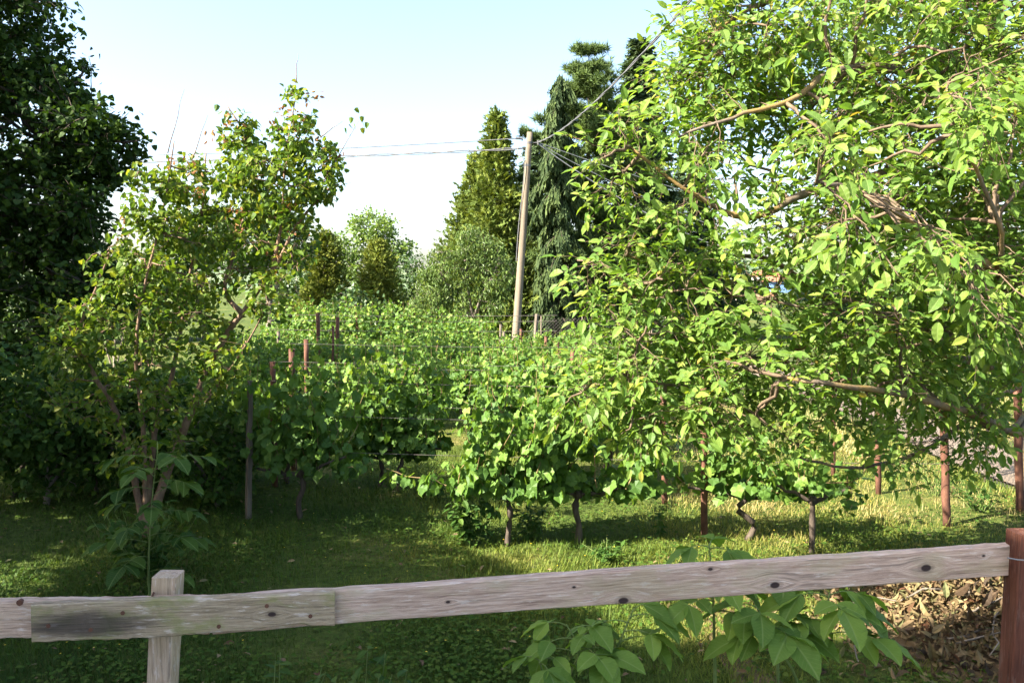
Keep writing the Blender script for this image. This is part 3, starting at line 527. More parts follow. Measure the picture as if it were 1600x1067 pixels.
    near = [E(1510, 150, 4.7, .25, .25, .22), E(1430, 400, 4.8, .35, .3, .2), E(1325, 215, 5.0, .16, .2, .12), E(1560, 120, 4.8, .25, .25, .25), E(1590, 520, 5.2, .3, .3, .2), E(1340, 330, 5.2, .3, .3, .2)]
    lp = np.concatenate([smooth_path(l[0], 20) for l in limbs[5:7]]); tn = []
    for p in sample_ell(near, 34):
        j = np.argmin(np.linalg.norm(lp - p, axis=1)); q = wob(lp[j], p, 5, .1); bb.tube(q, np.linspace(.008, .003, 5), 4, cap=False); tn.append(q)
    tw = np.concatenate([tw, np.array(tn)])
    # compound leaves: a rachis with a terminal leaflet and three pairs
    k = np.repeat(np.arange(len(tw)), 4); n = len(k); t = 1 - .45 * rng.random(n) * (np.arange(n) % 4 > 0); s = t * 4; i = np.minimum(s.astype(int), 3); f = (s - i)[:, None]
    B = tw[k, i] * (1 - f) + tw[k, i + 1] * f; ax = unit(tw[k, 4] - tw[k, 2])
    R = unit(ax * .6 + rv(n) * .85 + A(0, 0, -.15)); Lr = .16 + .12 * rng.random(n); UP = unit(A(0, 0, 1) + rv(n) * .45); S = unit(np.cross(R, UP))
    P = []; D = []; N = []; LL = []; sz = .062 + .036 * rng.random(n)
    for (v, sd, sc) in ((1, 0, 1.15), (.82, 1, 1), (.82, -1, 1), (.52, 1, .85), (.52, -1, .85), (.22, 1, .6), (.22, -1, .6)):
        rr = R + A(0, 0, -.22) * v
        P.append(B + R * (Lr * v)[:, None] + A(0, 0, -1) * (Lr * v * v * .3)[:, None]); D.append(unit(rr * (.55 if sd else 1) + S * sd * .85 + A(0, 0, -.12) + rv(n) * .38)); N.append(unit(UP + A(-.25, -.35, 0) + rv(n) * .6)); LL.append(sz * sc * (.75 + .5 * rng.random(n)))
        # rachis drawn once with the terminal leaflet
    for j in range(0, n):
        if B[j, 1] < 8.5:
            bb.tube(np.array([B[j], B[j] + R[j] * Lr[j] * .5 + A(0, 0, -.02), B[j] + R[j] * Lr[j] + A(0, 0, -.3 * Lr[j])]), A(.0022, .0018, .0012), 3, cap=False)
    P, D, N, LL = map(np.concatenate, (P, D, N, LL))
    px, py = proj(P + D * LL[:, None] * .5); inside = (px > 5) & (px < 1595) & (py > 5) & (py < 1060)
    size = np.where(inside, LL / P[:, 1] * (.4 + np.abs(np.cross(D, N)[:, 1]) * 0 + np.abs(N[:, 1])), 0)
    big = np.argsort(-size)[:300]; keep = np.ones(len(P), bool); keep[big] = False
    tb.build('trunk', M['bark_lichen'], root, True); bb.build('branches', M['bark_twig'], root, True, 'stuff')
    link('crown', leaves('crown', P[keep], D[keep], N[keep], LL[keep], .52, OVAL, M['walnut_leaf']), root, 'stuff')
    lm = leaves('leaflet', A((0, 0, 0)).reshape(1, 3), A((0, 1, 0)).reshape(1, 3), A((0, 0, 1)).reshape(1, 3), 1.0, .52, FINE, M['walnut_big'], np.zeros(1))
    for j in big: put_leaf('leaflet', lm, P[j], D[j], N[j], LL[j] * 1.0, root)
    # green nuts in pairs
    for px_, py_ in ((1275, 235), (1283, 240), (1365, 232), (1370, 225)):
        b = MB(); c = at(px_, py_, 5.9); th = np.linspace(0, math.pi, 7); b.tube(np.stack([np.full(7, c[0]), np.full(7, c[1]), c[2] + .024 * np.cos(th)], -1), .021 * np.sin(th) + .0008, 8)
        b.build('green_walnut', M['stem_green'], root, True)
def put_leaf(name, me, p, d, n, L, parent):
    d = unit(d); s = unit(np.cross(d, n)); n = np.cross(s, d)
    o = bpy.data.objects.new(name, me); COL.objects.link(o); o.parent = parent
    Mx = Matrix(((s[0] * L, d[0] * L, n[0] * L, p[0]), (s[1] * L, d[1] * L, n[1] * L, p[1]), (s[2] * L, d[2] * L, n[2] * L, p[2]), (0, 0, 0, 1)))
    if parent is not None and tuple(parent.location) != (0, 0, 0): Mx = Matrix.Translation(-parent.location) @ Mx
    o.matrix_local = Mx; return o
walnut()

# ------------------------------------------------------------------ vineyard
def vine_meshes(seed, hw, zc, zhi, nshoot, nleaf, size=.115, lean=0.0):
    global rng
    old = rng; rng = np.random.default_rng(seed)
    tb = MB(); q = np.array([(0, 0, -.05), (.03 * rng.normal(), .03 * rng.normal(), zc * .35), (.05 * rng.normal() + lean * .5, .03 * rng.normal(), zc * .7), (lean, 0, zc)])
    tb.tube(smooth_path(q, 9), np.linspace(.034, .026, 9) * (1 + .18 * rng.normal(size=9)), 7)
    tb.tube([(lean, 0, zc - .02), (lean, 0, zc + .05)], [.045, .03], 7)
    for s in (-1, 1):
        tb.tube(wob((lean, 0, zc), (lean + s * hw * .85, .03 * rng.normal(), zc + .12 + .06 * rng.normal()), 7, .08), np.linspace(.024, .012, 7), 6)
    trunk = tb.mesh('trunk', M['bark_dark'], True)
    cb = MB(); P = []; D = []; N = []; L = []
    for k in range(nshoot):
        x = lean + hw * (2 * (k + rng.random()) / nshoot - 1) * .95; p0 = A(x, .05 * rng.normal(), zc + .08)
        hgt = (zhi - zc) * (.55 + .5 * rng.random()); p1 = p0 + A(.28 * rng.normal(), .20 * rng.normal(), hgt)
        if rng.random() < .3: p1 = p0 + A(.35 * rng.normal(), .32 * rng.choice([-1, 1]), hgt * .3 - .16)
        q = wob(p0, p1, 7, .12); cb.tube(q, np.linspace(.006, .003, 7), 4, cap=False)
        m = nleaf // nshoot; t = rng.random(m) * 6; i = np.minimum(t.astype(int), 5); f = (t - i)[:, None]
        o = rv(m); o[:, 2] *= .6; pos = q[i] * (1 - f) + q[i + 1] * f + o * (.06 + .13 * rng.random((m, 1)))
        sgn = np.sign(o[:, 1:2]); out = np.stack([.3 * rng.normal(size=m), o[:, 1], .3 * rng.normal(size=m)], -1)
        P.append(pos); D.append(unit(A(0, 0, -.7) + out * .7 + rv(m) * .6)); N.append(unit(A(0, 0, .75) + o * .9 + rv(m) * .35))
        L.append(size * (.4 + .85 * rng.random(m)) * (1 - .4 * (t / 6) ** 3))
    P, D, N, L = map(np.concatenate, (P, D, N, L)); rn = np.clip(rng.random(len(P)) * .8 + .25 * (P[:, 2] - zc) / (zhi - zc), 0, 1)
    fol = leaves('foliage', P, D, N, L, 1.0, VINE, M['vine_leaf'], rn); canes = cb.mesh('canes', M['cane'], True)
    rng = old; return trunk, canes, fol
VM = [vine_meshes(100 + i, .74, .46, 1.66, 18, 900) for i in range(5)]
VS = [vine_meshes(200 + i, .70, .44, 1.30, 14, 640, .105) for i in range(2)]
VT = vine_meshes(300, .42, .5, 1.0, 8, 150, .095, lean=.0)
def place_vine(ms, x, y, rz, s, label, group=None, parts=True):
    r = empty('grapevine', (x, y, 0), rz); r.scale = (s * 1.04, s * 1.1, s * (.9 + .16 * rng.random())); tag(r, label, 'grapevine', group)
    link('trunk', ms[0], r); link('canes', ms[1], r); link('foliage', ms[2], r, 'stuff')
    return r
RZ = -.12
def gx(px, py): g = gp(px, py); return g[0], g[1]
front = [(gx(470, 808), VM[0], 1.04, 'grapevine on a dark trunk between the grey post and the tallest sunlit vine'), (gx(625, 764), VM[1], 1.05, 'sunlit bushy grapevine left of the gap in the middle rows'),
         (gx(792, 850), VM[2], 1.02, 'grapevine propped by a slanting trunk at the centre of the front row'), (gx(903, 846), VS[0], 1.12, 'grapevine on a curved dark trunk right of the slanting one'),
         (gx(1168, 838), VS[1], .98, 'low grapevine just right of the front rusty post'), (gx(1268, 862), VT, 1.0, 'smallest grapevine with one bare arm at the right end of its row'),
         (gx(150, 765), VM[3], 1.0, 'shaded grapevine behind the walnut sapling on the left'), (gx(20, 775), VM[4], 1.02, 'shaded grapevine at the far left edge')]
for (x, y), ms, s, lab in front:
    v = place_vine(ms, x, y, RZ + rng.normal() * .05, s, lab)
    if ms in VM: v.scale = (s * .80, s * 1.05, s * 1.0)
rows = [(10.3, -6.4, -1.7, 'shaded grapevine in the second row left of the gap'), (10.9, .2, 1.5, 'grapevine in the second row behind the front centre vines'), (12.3, -7.5, -1.9, 'grapevine in the third row left of the gap'), (12.6, .2, 1.4, 'grapevine in the third row at the centre'), (14.2, -5.2, 2.6, 'grapevine in the fourth row'), (15.9, -5.6, 3.6, 'grapevine in the fifth row'), (17.6, -5.8, 4.4, 'grapevine in the sixth row'), (19.3, -6, 4.6, 'grapevine in the seventh row'), (21.0, -6, 5, 'grapevine in the eighth row'), (22.7, -6, 5.4, 'grapevine in the ninth row'), (24.6, -6, 4.5, 'grapevine in the last row below the utility pole')]
NTH = ['leftmost', 'second', 'third', 'fourth', 'fifth', 'sixth', 'seventh', 'eighth', 'ninth', 'tenth', 'eleventh', 'twelfth']
for ri, (y, xa, xb, lab) in enumerate(rows):
    n = int((xb - xa) / 1.15) + 1
    for k in range(n):
        x = xa + k * 1.15 + rng.normal() * .08
        sc = (.80 if x < -1.5 else .94) if y < 13 else (.80 if y < 20 else (.86 if y < 22 else 1.06))
        if x > .3 and y > 13: sc = .68
        if x > -1.0 and y > 20: sc = .66
        w = lab.split('grapevine', 1); pre, post_ = w[0], w[1]
        nth = 'leftmost ' if k == 0 else ('rightmost ' if k == n - 1 else NTH[k] + ' ')
        place_vine(VM[(k * 3 + ri * 2) % 5], x, y - .1 * x, RZ + (math.pi if (k + ri) % 2 else 0) + rng.normal() * .06, sc * (.93 + .16 * rng.random()), nth + pre + 'grapevine' + ('' if k in (0, n - 1) else ' from the left') + post_, 'grapevines of ' + lab.split(' in ')[-1])

def post(px, ptop, pbase, Y, w, mat, label, square=False, leanx=0.0, group=None):
    top = at(px, ptop, Y); b = MB(); h = top[2]; x = top[0]
    if pbase is not None: b0 = gp(px + leanx, pbase); x0, y0 = b0[0], b0[1]
    else: x0, y0 = x + leanx * Y / F, Y
    if pbase is not None: h = CAMZ - (ptop - HOR) / F * y0; x = (px - 800) / F * y0; Y = y0
    r = empty('vineyard_post', (x0, y0, 0)); tag(r, label, 'post', group)
    n = 7; t = np.linspace(0, 1, n); pts = np.stack([(x - x0) * t + .004 * rng.normal(size=n), np.zeros(n), -.1 + (h + .1) * t], -1)
    b.tube(pts, w / 2 * (1 + .05 * rng.normal(size=n)) * (1.2 if square else 1), 4 if square else 9); b.build('shaft', mat, r, not square)
    b = MB(); b.tube([(x - x0, 0, h - .015), (x - x0, 0, h + .008)], [w / 2 * (1.22 if square else 1.06), w / 2 * 1.02], 4 if square else 9); b.build('post_top', mat, r)
    return r
RU, GR = M['rust'], M['post_grey']
post(388, 596, 806, 9, .058, GR, 'weathered grey wooden post at the left end of the front row', True)
post(426, 566, None, 10.4, .07, RU, 'orange-rusty post with a leafy tip, second of the left row ends')
post(456, 546, None, 11.3, .085, RU, 'thick brown post, third of the left row ends')
post(478, 531, None, 13.0, .07, RU, 'dark slim post, fourth of the left row ends')
post(497, 489, None, 18.5, .085, RU, 'tall sunlit rusty post, leftmost of the pair far left')
post(527, 496, None, 18.5, .085, RU, 'rusty post just right of the tall far left one')
post(520, 510, None, 16.0, .05, RU, 'thin dark rusty post between the two far left posts')
post(558, 490, None, 23.0, .085, RU, 'small pale rusty post standing farther back among the left vines')
post(435, 518, None, 19.5, .08, GR, 'grey stub of a post at the left beside a young vine')
post(782, 507, None, 24.5, .07, GR, 'thin grey post left of the utility pole foot, the taller one')
post(787, 518, None, 22.5, .06, GR, 'thin pale post left of the utility pole foot, the shorter one')
post(814, 514, None, 24.5, .08, RU, 'red post just right of the utility pole foot')
post(839, 491, None, 25.2, .10, GR, 'leaning grey wooden post against the dark far fence', True, -6)
post(853, 526, None, 21.3, .08, RU, 'short rust-red post tip right of the leaning grey post')
post(871, 536, None, 18.0, .085, RU, 'taller rust-red post among the back vines, right of centre')
post(895, 546, None, 17.0, .09, RU, 'rust-red post tip just right of the taller red one')
post(898, 521, None, 24.5, .13, GR, 'thick grey concrete post tip in the back row', True)
post(923, 504, None, 22.0, .075, GR, 'slim grey post touching the walnut leaves on the left', True)
post(1018, 515, None, 24.0, .12, GR, 'grey wooden post stub behind the walnut leaves', True)
post(990, 598, 720, 12, .07, RU, 'rusty post glimpsed through hanging walnut leaves, left of the two')
post(947, 620, 700, 12, .07, RU, 'short rusty post low behind the curved-trunk vine')
post(1039, 618, 786, 10, .072, RU, 'rusty post of the second row, left of the front rusty post')
post(1101, 590, 834, 9, .075, RU, 'brown rusty post of the front row below the walnut')
post(1303, 560, 742, 11, .06, RU, 'slim rusty post far behind the low walnut branches')
post(1373, 560, 772, 10, .07, RU, 'rusty post in the open grass behind the lichen branch')
post(1480, 640, 822, 9, .085, RU, 'dark rusty post standing alone in the open grass')
post(1594, 595, 800, 9, .09, RU, 'red rusty post at the right edge by the dirt path')
# trellis wires
for ri, (x0, x1, y, zs, lab) in enumerate([(-2.9, 4.66, 8.95, (.72, 1.12, 1.5), 'thin trellis wires of the front row'), (-3.1, 4.6, 10.3, (.72, 1.2, 1.58), 'thin trellis wires of the second row'), (-3.4, 3.0, 12.4, (.72, 1.3, 1.65), 'thin trellis wires of the third row'), (-5.6, 1.0, 18.6, (1.5, 1.72, 1.85), 'bare trellis wires above the far left vines')]):
    r = empty('trellis_wires', (0, y, 0)); tag(r, lab, 'wire')
    for z in zs:
        b = MB(); x = np.linspace(x0, x1, 9); b.tube(np.stack([x, -.1 * x + .0 * x, z - .03 * np.sin(np.linspace(0, math.pi, 9))], -1), .0028 if y < 15 else .005, 4); b.build('wire', M['wire'], r)

# ------------------------------------------------------------------ utility pole and cables
PX, PY = at(803, 548, 26)[0], 26.0
PT = at(828, 207, 26)
up = empty('utility_pole', (PX, PY, 0)); tag(up, 'leaning round wooden utility pole rising from the vines', 'utility pole')
b = MB(); t = np.linspace(-.05, 1, 14); pts = np.stack([(PT[0] - PX) * t, 0 * t, PT[2] * t], -1); b.tube(pts, .135 - .045 * t, 14); b.build('shaft', M['pole'], up, True)
for z in (.955, .86):
    b = MB(); b.tube([((PT[0] - PX) * z, 0, PT[2] * z - .035), ((PT[0] - PX) * z, 0, PT[2] * z + .035)], .097 if z > .9 else .101, 14); b.build('clamp_band', M['metal'], up)
tx = (PT[0] - PX)
b = MB(); b.tube([(tx * .96 + .08, -.02, PT[2] * .955), (tx * .96 + .32, -.06, PT[2] * .955)], .018, 6); b.tube([(tx * .96 + .28, -.06, PT[2] * .955 - .07), (tx * .96 + .28, -.06, PT[2] * .955 + .07)], [.03, .045], 8); b.build('bracket', M['metal'], up)
b = MB(); b.tube([(tx * .96 - .42, -.02, PT[2] * .975), (tx * .96 - .20, -.02, PT[2] * .972)], .035, 8); b.build('dead_end_clamp', M['metal'], up)
b = MB(); q = np.array([(tx * .96 - .2, 0, PT[2] * .97), (tx * .9 - .35, -.02, PT[2] * .91), (tx * .86 - .1, -.12, PT[2] * .86), (tx * .6 - .15, -.06, PT[2] * .6), (tx * .45 - .15, -.05, PT[2] * .45)]); b.tube(smooth_path(q, 20), .012, 5); b.build('down_lead', M['cable'], up)
W0 = A(PX + tx * .96, PY, PT[2] * .955)
def cable(label, p0, p1, sag, r, mat, twist=0.0, ctrl=None):
    t = np.linspace(0, 1, 120)[:, None]; q = p0 + (p1 - p0) * t; q[:, 2] -= (4 * sag * t * (1 - t)).ravel()
    o = empty('overhead_cable', tuple(p0)); tag(o, label, 'cable'); n = 2 if twist else 1
    for k in range(n):
        b = MB(); w = q - p0
        if twist:
            ph = t.ravel() * np.linalg.norm(p1 - p0) * 2.4 + k * math.pi; w = w + np.stack([np.cos(ph) * .4, np.sin(ph) * .7, np.sin(ph)], -1) * twist
        b.tube(w, r, 5); b.build('strand', mat, o, True)
cable('upper overhead cable running left from the pole top', W0 + A(-.35, 0, .14), A(-36, 30.5, 7.6), .55, .014, M['cable'])
cable('lower twisted overhead cable running left from the pole', W0 + A(-.1, 0, -.16), A(-36, 30.5, 7.3), .45, .016, M['cable'], .03)
cable('twisted overhead cable climbing from the pole to the upper right', W0 + A(.28, -.06, .02), A(3.4, -13.5, 7.0), 1.35, .011, M['cable'], .014)
cable('highest of the pale cables sloping down right behind the walnut', W0 + A(.28, -.03, 0), A(13.5, 34, 4.6), .2, .014, M['cable_light'])
cable('middle of the pale cables sloping down right behind the walnut', W0 + A(.28, -.04, -.03), A(11, 30, 3.4), .35, .014, M['cable_light'])
cable('lowest brightest cable sloping down right behind the walnut', W0 + A(.28, -.06, -.05), A(9.5, 28.5, 3.0), .5, .020, M['cable_light'])

u2 = empty('utility_pole', (3.4, -13.5, 0)); tag(u2, 'second utility pole on the lane behind the terrace', 'utility pole')
b = MB(); b.tube([(0, 0, -.1), (0, 0, 3.5), (0, 0, 7.3)], A(.13, .11, .09), 12); b.build('shaft', M['pole'], u2, True)
# ------------------------------------------------------------------ wire-mesh fences
def mesh_fence(p0, p1, h, label, cell=.08, npost=6, r=.003):
    p0 = np.asarray(p0, float); p1 = np.asarray(p1, float); root = empty('wire_fence', tuple(p0)); tag(root, label, 'fence')
    d = p1 - p0; L = np.linalg.norm(d); d = d / L; b = MB(); k = 0; nn = A(-d[1], d[0], 0)
    for s in np.arange(-h, L, cell):
        for sg in (0, 1):
            a, c = s, s + h
            lo, hi = max(a, 0), min(c, L)
            if hi - lo < .05: continue
            z0, z1 = (lo - a, hi - a); 
            if sg: z0, z1 = h - z0, h - z1
            q0 = d * lo + A(0, 0, z0); q1 = d * hi + A(0, 0, z1); off = nn * r * (1 if sg else -1)
            b.tube([q0 + off, q1 + off], r, 3, cap=False)
    b.build('wire_mesh', M['wire'], root, kind='stuff')
    for s in np.linspace(0, L, npost):
        b = MB(); b.tube([d * s + nn * .03 + A(0, 0, -.1), d * s + nn * .03 + A(0, 0, h + .06)], .022, 8); b.build('fence_post', M['post_grey'], root, True)
mesh_fence((1.0, 28.6, 0), (6.6, 28.0, 0), 1.35, 'wire-mesh fence in deep shade beyond the last vines', .12, 5, .004)
mesh_fence((6.15, 6.2, 0), (6.5, 20, 0), .95, 'low wire-mesh fence along the dirt path at the right', .09, 7, .0022)

# ------------------------------------------------------------------ far houses on the slope
def far_house(x, y, z, w, d, h, wall, label):
    r = empty('far_house', (x, y, z)); tag(r, label, 'house')
    b = MB(); b.box((0, 0, h / 2 - 1), (w, d, h + 2)); b.build('wall', wall, r)
    b = MB(); o = .4; b.add(A((-w / 2 - o, -d / 2 - o, h), (w / 2 + o, -d / 2 - o, h), (w / 2 + o, d / 2 + o, h), (-w / 2 - o, d / 2 + o, h), (-w / 2, 0, h + w * .28), (w / 2, 0, h + w * .28)), [(0, 1, 5, 4), (2, 3, 4, 5), (1, 2, 5), (0, 4, 3), (0, 3, 2, 1)]); b.build('roof', M['roof_tile'], r)
    for k in (-.28, .28):
        b = MB(); b.box((k * w, -d / 2 - .04, h * .55), (w * .16, .1, h * .35)); b.build('window', M['glass'], r)
for px, py, Y, w, h, m, lab in ((1215, 440, 200, 5, 3, 'blue_wall', 'small blue house on the far slope, glimpsed between walnut leaves'), (1196, 432, 230, 6, 4, 'plaster', 'pale house with red roof just left of the far blue one'), (1162, 462, 120, 4, 2.6, 'plaster', 'small white outbuilding below the far houses'), (1180, 462, 140, 4, 2.6, 'plaster', 'second small white outbuilding, right of the first')):
    p = at(px, py, Y); far_house(p[0], Y, p[2] - h, w, 6, h, M[m], lab)

# ------------------------------------------------------------------ grass and ground cover
def grass():
    def field(n, y0, y1, p):
        u = rng.random(n); Y = (y0 ** (1 - p) + u * (y1 ** (1 - p) - y0 ** (1 - p))) ** (1 / (1 - p)); X = (rng.random(n) * 2 - 1) * (.70 * Y + 1.2); return X, Y
    X, Y = field(320000, 3.6, 19, 1.35)
    dry = .5 + .28 * np.sin(1.3 * X + .8 * Y) * np.sin(.9 * X - 1.1 * Y + 1) + .2 * np.sin(3.1 * X + 2.2 * Y) * np.sin(2.3 * Y - 1.7 * X) + .12 * np.clip(X, -3, 3) + .03 * (Y - 8)
    ok = ~((X > 6.3) & (X < 7.6)); X, Y, dry = X[ok], Y[ok], dry[ok]; n = len(X)
    rn = np.clip(dry * .75 + .35 * rng.random(n) - .12, 0, 1)
    tuft = np.clip(np.sin(5.3 * X + 1.7 * Y) * np.sin(4.7 * Y - 2.9 * X), 0, 1) ** 2
    L = (.03 + .04 * rng.random(n) + .10 * tuft * rng.random(n) ** 2) * (1 + .03 * (Y - 5)); L[rng.random(n) < .025] *= 2.3
    az = rng.random(n) * 2 * math.pi; D = unit(np.stack([np.cos(az) * .9, np.sin(az) * .9, .3 + .9 * rng.random(n)], -1)); N = np.stack([-np.cos(az), -np.sin(az), .6 + 0 * az], -1)
    wd = .006 * (1 + .10 * (Y - 5)) / L
    o = link('grass', leaves('grass', np.stack([X, Y, np.full(n, -.02)], -1), D, N, L, wd, BLADE, M['grass'], rn)); tag(o, 'short mown grass with dry straw patches under the vines', 'grass', kind='stuff')
    n = 70000; X, Y = field(n, 4.2, 16, 1.6); keep = (np.sin(1.9 * X - .7 * Y) * np.sin(1.4 * Y + .8 * X) + .5 * rng.normal(size=n) > .05) & ~((X > 6.2) & (X < 7.7)); X, Y = X[keep], Y[keep]; n = len(X)
    az = rng.random(n) * 2 * math.pi; D = np.stack([np.cos(az), np.sin(az), .25 * rng.normal(size=n)], -1); N = unit(A(0, 0, 1) + rv(n) * .45)
    o = link('clover', leaves('clover', np.stack([X, Y, .015 + .05 * rng.random(n)], -1), D, N, .022 + .025 * rng.random(n), .85, KITE, M['clover'])); tag(o, 'low clover and broad weeds spread through the grass', 'clover', kind='stuff')
    n = 700; X, Y = field(n, 4.5, 14, 1.3); az = rng.random(n) * 6.283; D = np.stack([np.cos(az), np.sin(az), .2 * rng.normal(size=n)], -1)
    o = link('fallen_leaves', leaves('fallen_leaves', np.stack([X, Y, .03 + .03 * rng.random(n)], -1), D, unit(A(0, 0, 1) + rv(n) * .5), .03 + .05 * rng.random(n), .5, OVAL, M['dry_leaf'])); tag(o, 'dry brown leaves scattered over the grass', 'leaves', kind='stuff')
    n = 260; X, Y = field(n, 5.5, 13, 1.2); rp = np.repeat(np.stack([X, Y, .06 + .05 * rng.random(n)], -1), 5, 0); az = np.tile(np.arange(5) * 1.2566, n); D = np.stack([np.cos(az), np.sin(az), .25 + 0 * az], -1)
    o = link('yellow_flowers', leaves('yellow_flowers', rp, D, np.tile(A(0, 0, 1), (n * 5, 1)), .009, .8, KITE, M['flower'])); tag(o, 'tiny yellow flowers dotted over the grass', 'flowers', kind='stuff')
grass()

# ------------------------------------------------------------------ weeds
def weed(x, y, h, w, nst, per, L, mat, label, tpl=OVAL, wr=.55):
    r = empty('weed_plant', (x, y, 0)); tag(r, label, 'weed'); b = MB(); P = []; D = []; N = []; LL = []
    for k in range(nst):
        az = rng.random() * 6.28; p1 = A(math.cos(az) * w * rng.random(), math.sin(az) * w * rng.random(), h * (.6 + .45 * rng.random())); q = wob((p1[0] * .2, p1[1] * .2, 0), p1, 6, .06); b.tube(q, np.linspace(.005, .002, 6), 4, cap=False)
        t = (.15 + .85 * rng.random(per)) * 5; i = np.minimum(t.astype(int), 4); f = (t - i)[:, None]; o = rv(per); o[:, 2] *= .4
        P.append(q[i] * (1 - f) + q[i + 1] * f); D.append(unit(o + A(0, 0, -.1))); N.append(unit(A(0, 0, 1) + rv(per) * .5)); LL.append(L * (.6 + .6 * rng.random(per)))
    b.build('stems', M['stem_green'], r, True); link('foliage', leaves('foliage', *map(np.concatenate, (P, D, N, LL)), wr, tpl, mat), r, 'stuff')
for px, py, h, w, ns, per, L, lab in ((735, 850, .5, .32, 16, 16, .11, 'leafy weeds crowding the left side of the slanting vine trunk'), (830, 840, .36, .22, 12, 14, .08, 'dark low weed clump just right of the slanting vine trunk'), (1028, 838, .28, .07, 3, 12, .09, 'small dark weed standing alone left of the front rusty post'), (950, 872, .14, .3, 14, 10, .07, 'broad-leaved weed rosettes below the curved-trunk vine'),
                                      (1085, 905, .16, .35, 16, 12, .06, 'bright low ferny weeds behind the rail'), (680, 775, .22, .4, 14, 10, .09, 'pale weeds at the foot of the sunlit bushy vine'), (1530, 800, .45, .4, 14, 14, .06, 'dry-looking weed clump beside the dirt path'), (1460, 775, .55, .4, 16, 12, .05, 'tall thin weeds between the lone post and the path'), (235, 905, .6, .5, 26, 16, .10, 'dark weeds at the foot of the walnut sapling')):
    x, y = gx(px, py); weed(x, y, h, w, ns, per, L, M['weed'], lab)
for x, y, h, w, ns, lab in ((-1.15, 3.75, .85, .35, 16, 'dark leafy weeds under the spliced rail'), (-.75, 4.1, .7, .3, 12, 'dark weeds right of the pale fence post'), (-2.05, 3.5, .75, .3, 7, 'thin pale weed shoots at the bottom left corner')): weed(x, y, h, w, ns, 16, .085, M['weed'], lab)

# ------------------------------------------------------------------ saplings with leaves one can pick apart
def leaf_mesh(name, mat): return leaves(name, A((0, 0, 0)).reshape(1, 3), A((0, 1, 0)).reshape(1, 3), A((0, 0, 1)).reshape(1, 3), 1.0, .62, FINE, mat, np.zeros(1))
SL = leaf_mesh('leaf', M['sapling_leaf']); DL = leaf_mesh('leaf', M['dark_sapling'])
def sapling(label, stem_px, Y, groups, me, Lm, r0=.009, group=None):
    """stem_px: pixel way-points of the stem at distance Y; groups: (t along stem, azimuth, rachis length, pairs)"""
    pts = [at(a, b_, Y) for a, b_ in stem_px]; base = A(pts[0][0], Y, 0) + A(.05 * rng.normal(), 0, 0)
    root = empty('walnut_sapling', tuple(base)); tag(root, label, 'sapling', group)
    q = smooth_path(np.vstack([base, pts]), 18); b = MB(); b.tube(q - base, np.linspace(r0, .003, 18), 6)
    for (t, az, rl, pairs) in groups:
        i = min(int(t * 17), 16); o = q[i] + (q[i + 1] - q[i]) * (t * 17 - i); d = unit(A(math.cos(az), math.sin(az) * .8, .45))
        rr = np.array([o + d * rl * s + A(0, 0, -.38 * rl * s * s) for s in np.linspace(0, 1, 7)]); b.tube(rr - base, np.linspace(.0035, .0015, 7), 4, cap=False)
        side = unit(np.cross(d, A(0, 0, 1))); end = unit(rr[6] - rr[5]); L0 = Lm * (.8 + .4 * rng.random())
        put_leaf('leaf', me, rr[6], unit(end + A(0, 0, -.05)), unit(A(0, 0, 1) + rv(1)[0] * .25), L0 * 1.2, root)
        for k in range(pairs):
            s = .95 - k * (.72 / max(pairs, 1)); j = s * 6; p = rr[int(j)] + (rr[min(int(j) + 1, 6)] - rr[int(j)]) * (j - int(j))
            for sg in (-1, 1): put_leaf('leaf', me, p, unit(end * .45 + side * sg * .85 + A(0, 0, -.08) + rv(1)[0] * .3), unit(A(0, 0, 1) + rv(1)[0] * .35), L0 * (1 - .16 * k) * (.85 + .25 * rng.random()), root)
    b.build('stem', M['stem_green'], root, True)
pi = math.pi
sapling('walnut shoot nearest the left end of the bottom shoots, leaning left', [(885, 1085), (905, 1020), (885, 975)], 3.55, [(.97, 2.8, .10, 1), (.9, .4, .12, 1), (.8, 3.6, .14, 1), (.72, 5.2, .14, 1), (.66, 3.0, .18, 1), (.68, .1, .15, 1)], SL, .13)
sapling('low walnut shoot at the left end of the bottom shoots with a broad pale leaf', [(835, 1100), (848, 1060), (842, 1030)], 3.45, [(.98, 2.6, .07, 1), (.95, .4, .08, 1), (.9, 5.0, .10, 1)], SL, .13)
sapling('thin walnut shoot with a reddish tip under the rail', [(925, 1085), (927, 1010), (926, 975)], 3.6, [(.98, .3, .05, 1), (.95, 3.3, .05, 1), (.86, 4.2, .10, 1)], SL, .07, r0=.005)
sapling('walnut shoot leaning right up to the rail with rounded leaves', [(935, 1085), (965, 1010), (990, 950)], 3.6, [(.98, .8, .08, 1), (.9, .0, .12, 1), (.85, 3.2, .12, 0), (.78, 5.8, .14, 1), (.7, .3, .16, 1), (.66, 4.4, .15, 1), (.68, 2.6, .15, 1)], SL, .14)
sapling('tallest straight walnut shoot with drooping whorled leaves, rising above the rail', [(1117, 1090), (1116, 1000), (1114, 930), (1108, 850)], 3.75, [(.99, 1.2, .09, 1), (.98, 3.4, .10, 1), (.97, 5.6, .10, 1), (.86, .2, .14, 2), (.85, 2.9, .14, 2), (.83, 4.9, .14, 2), (.74, .5, .20, 2), (.72, 3.8, .18, 2), (.66, 5.3, .2, 2), (.68, 2.0, .2, 2)], SL, .135, r0=.011)
sapling('walnut shoot with the largest leaf, right of the tallest shoot', [(1250, 1090), (1215, 1010), (1180, 945)], 3.6, [(.97, 2.6, .08, 0), (.94, 4.6, .08, 1), (.85, .3, .18, 1), (.8, 5.0, .16, 3), (.72, 3.2, .18, 2), (.68, .5, .2, 2)], SL, .17)
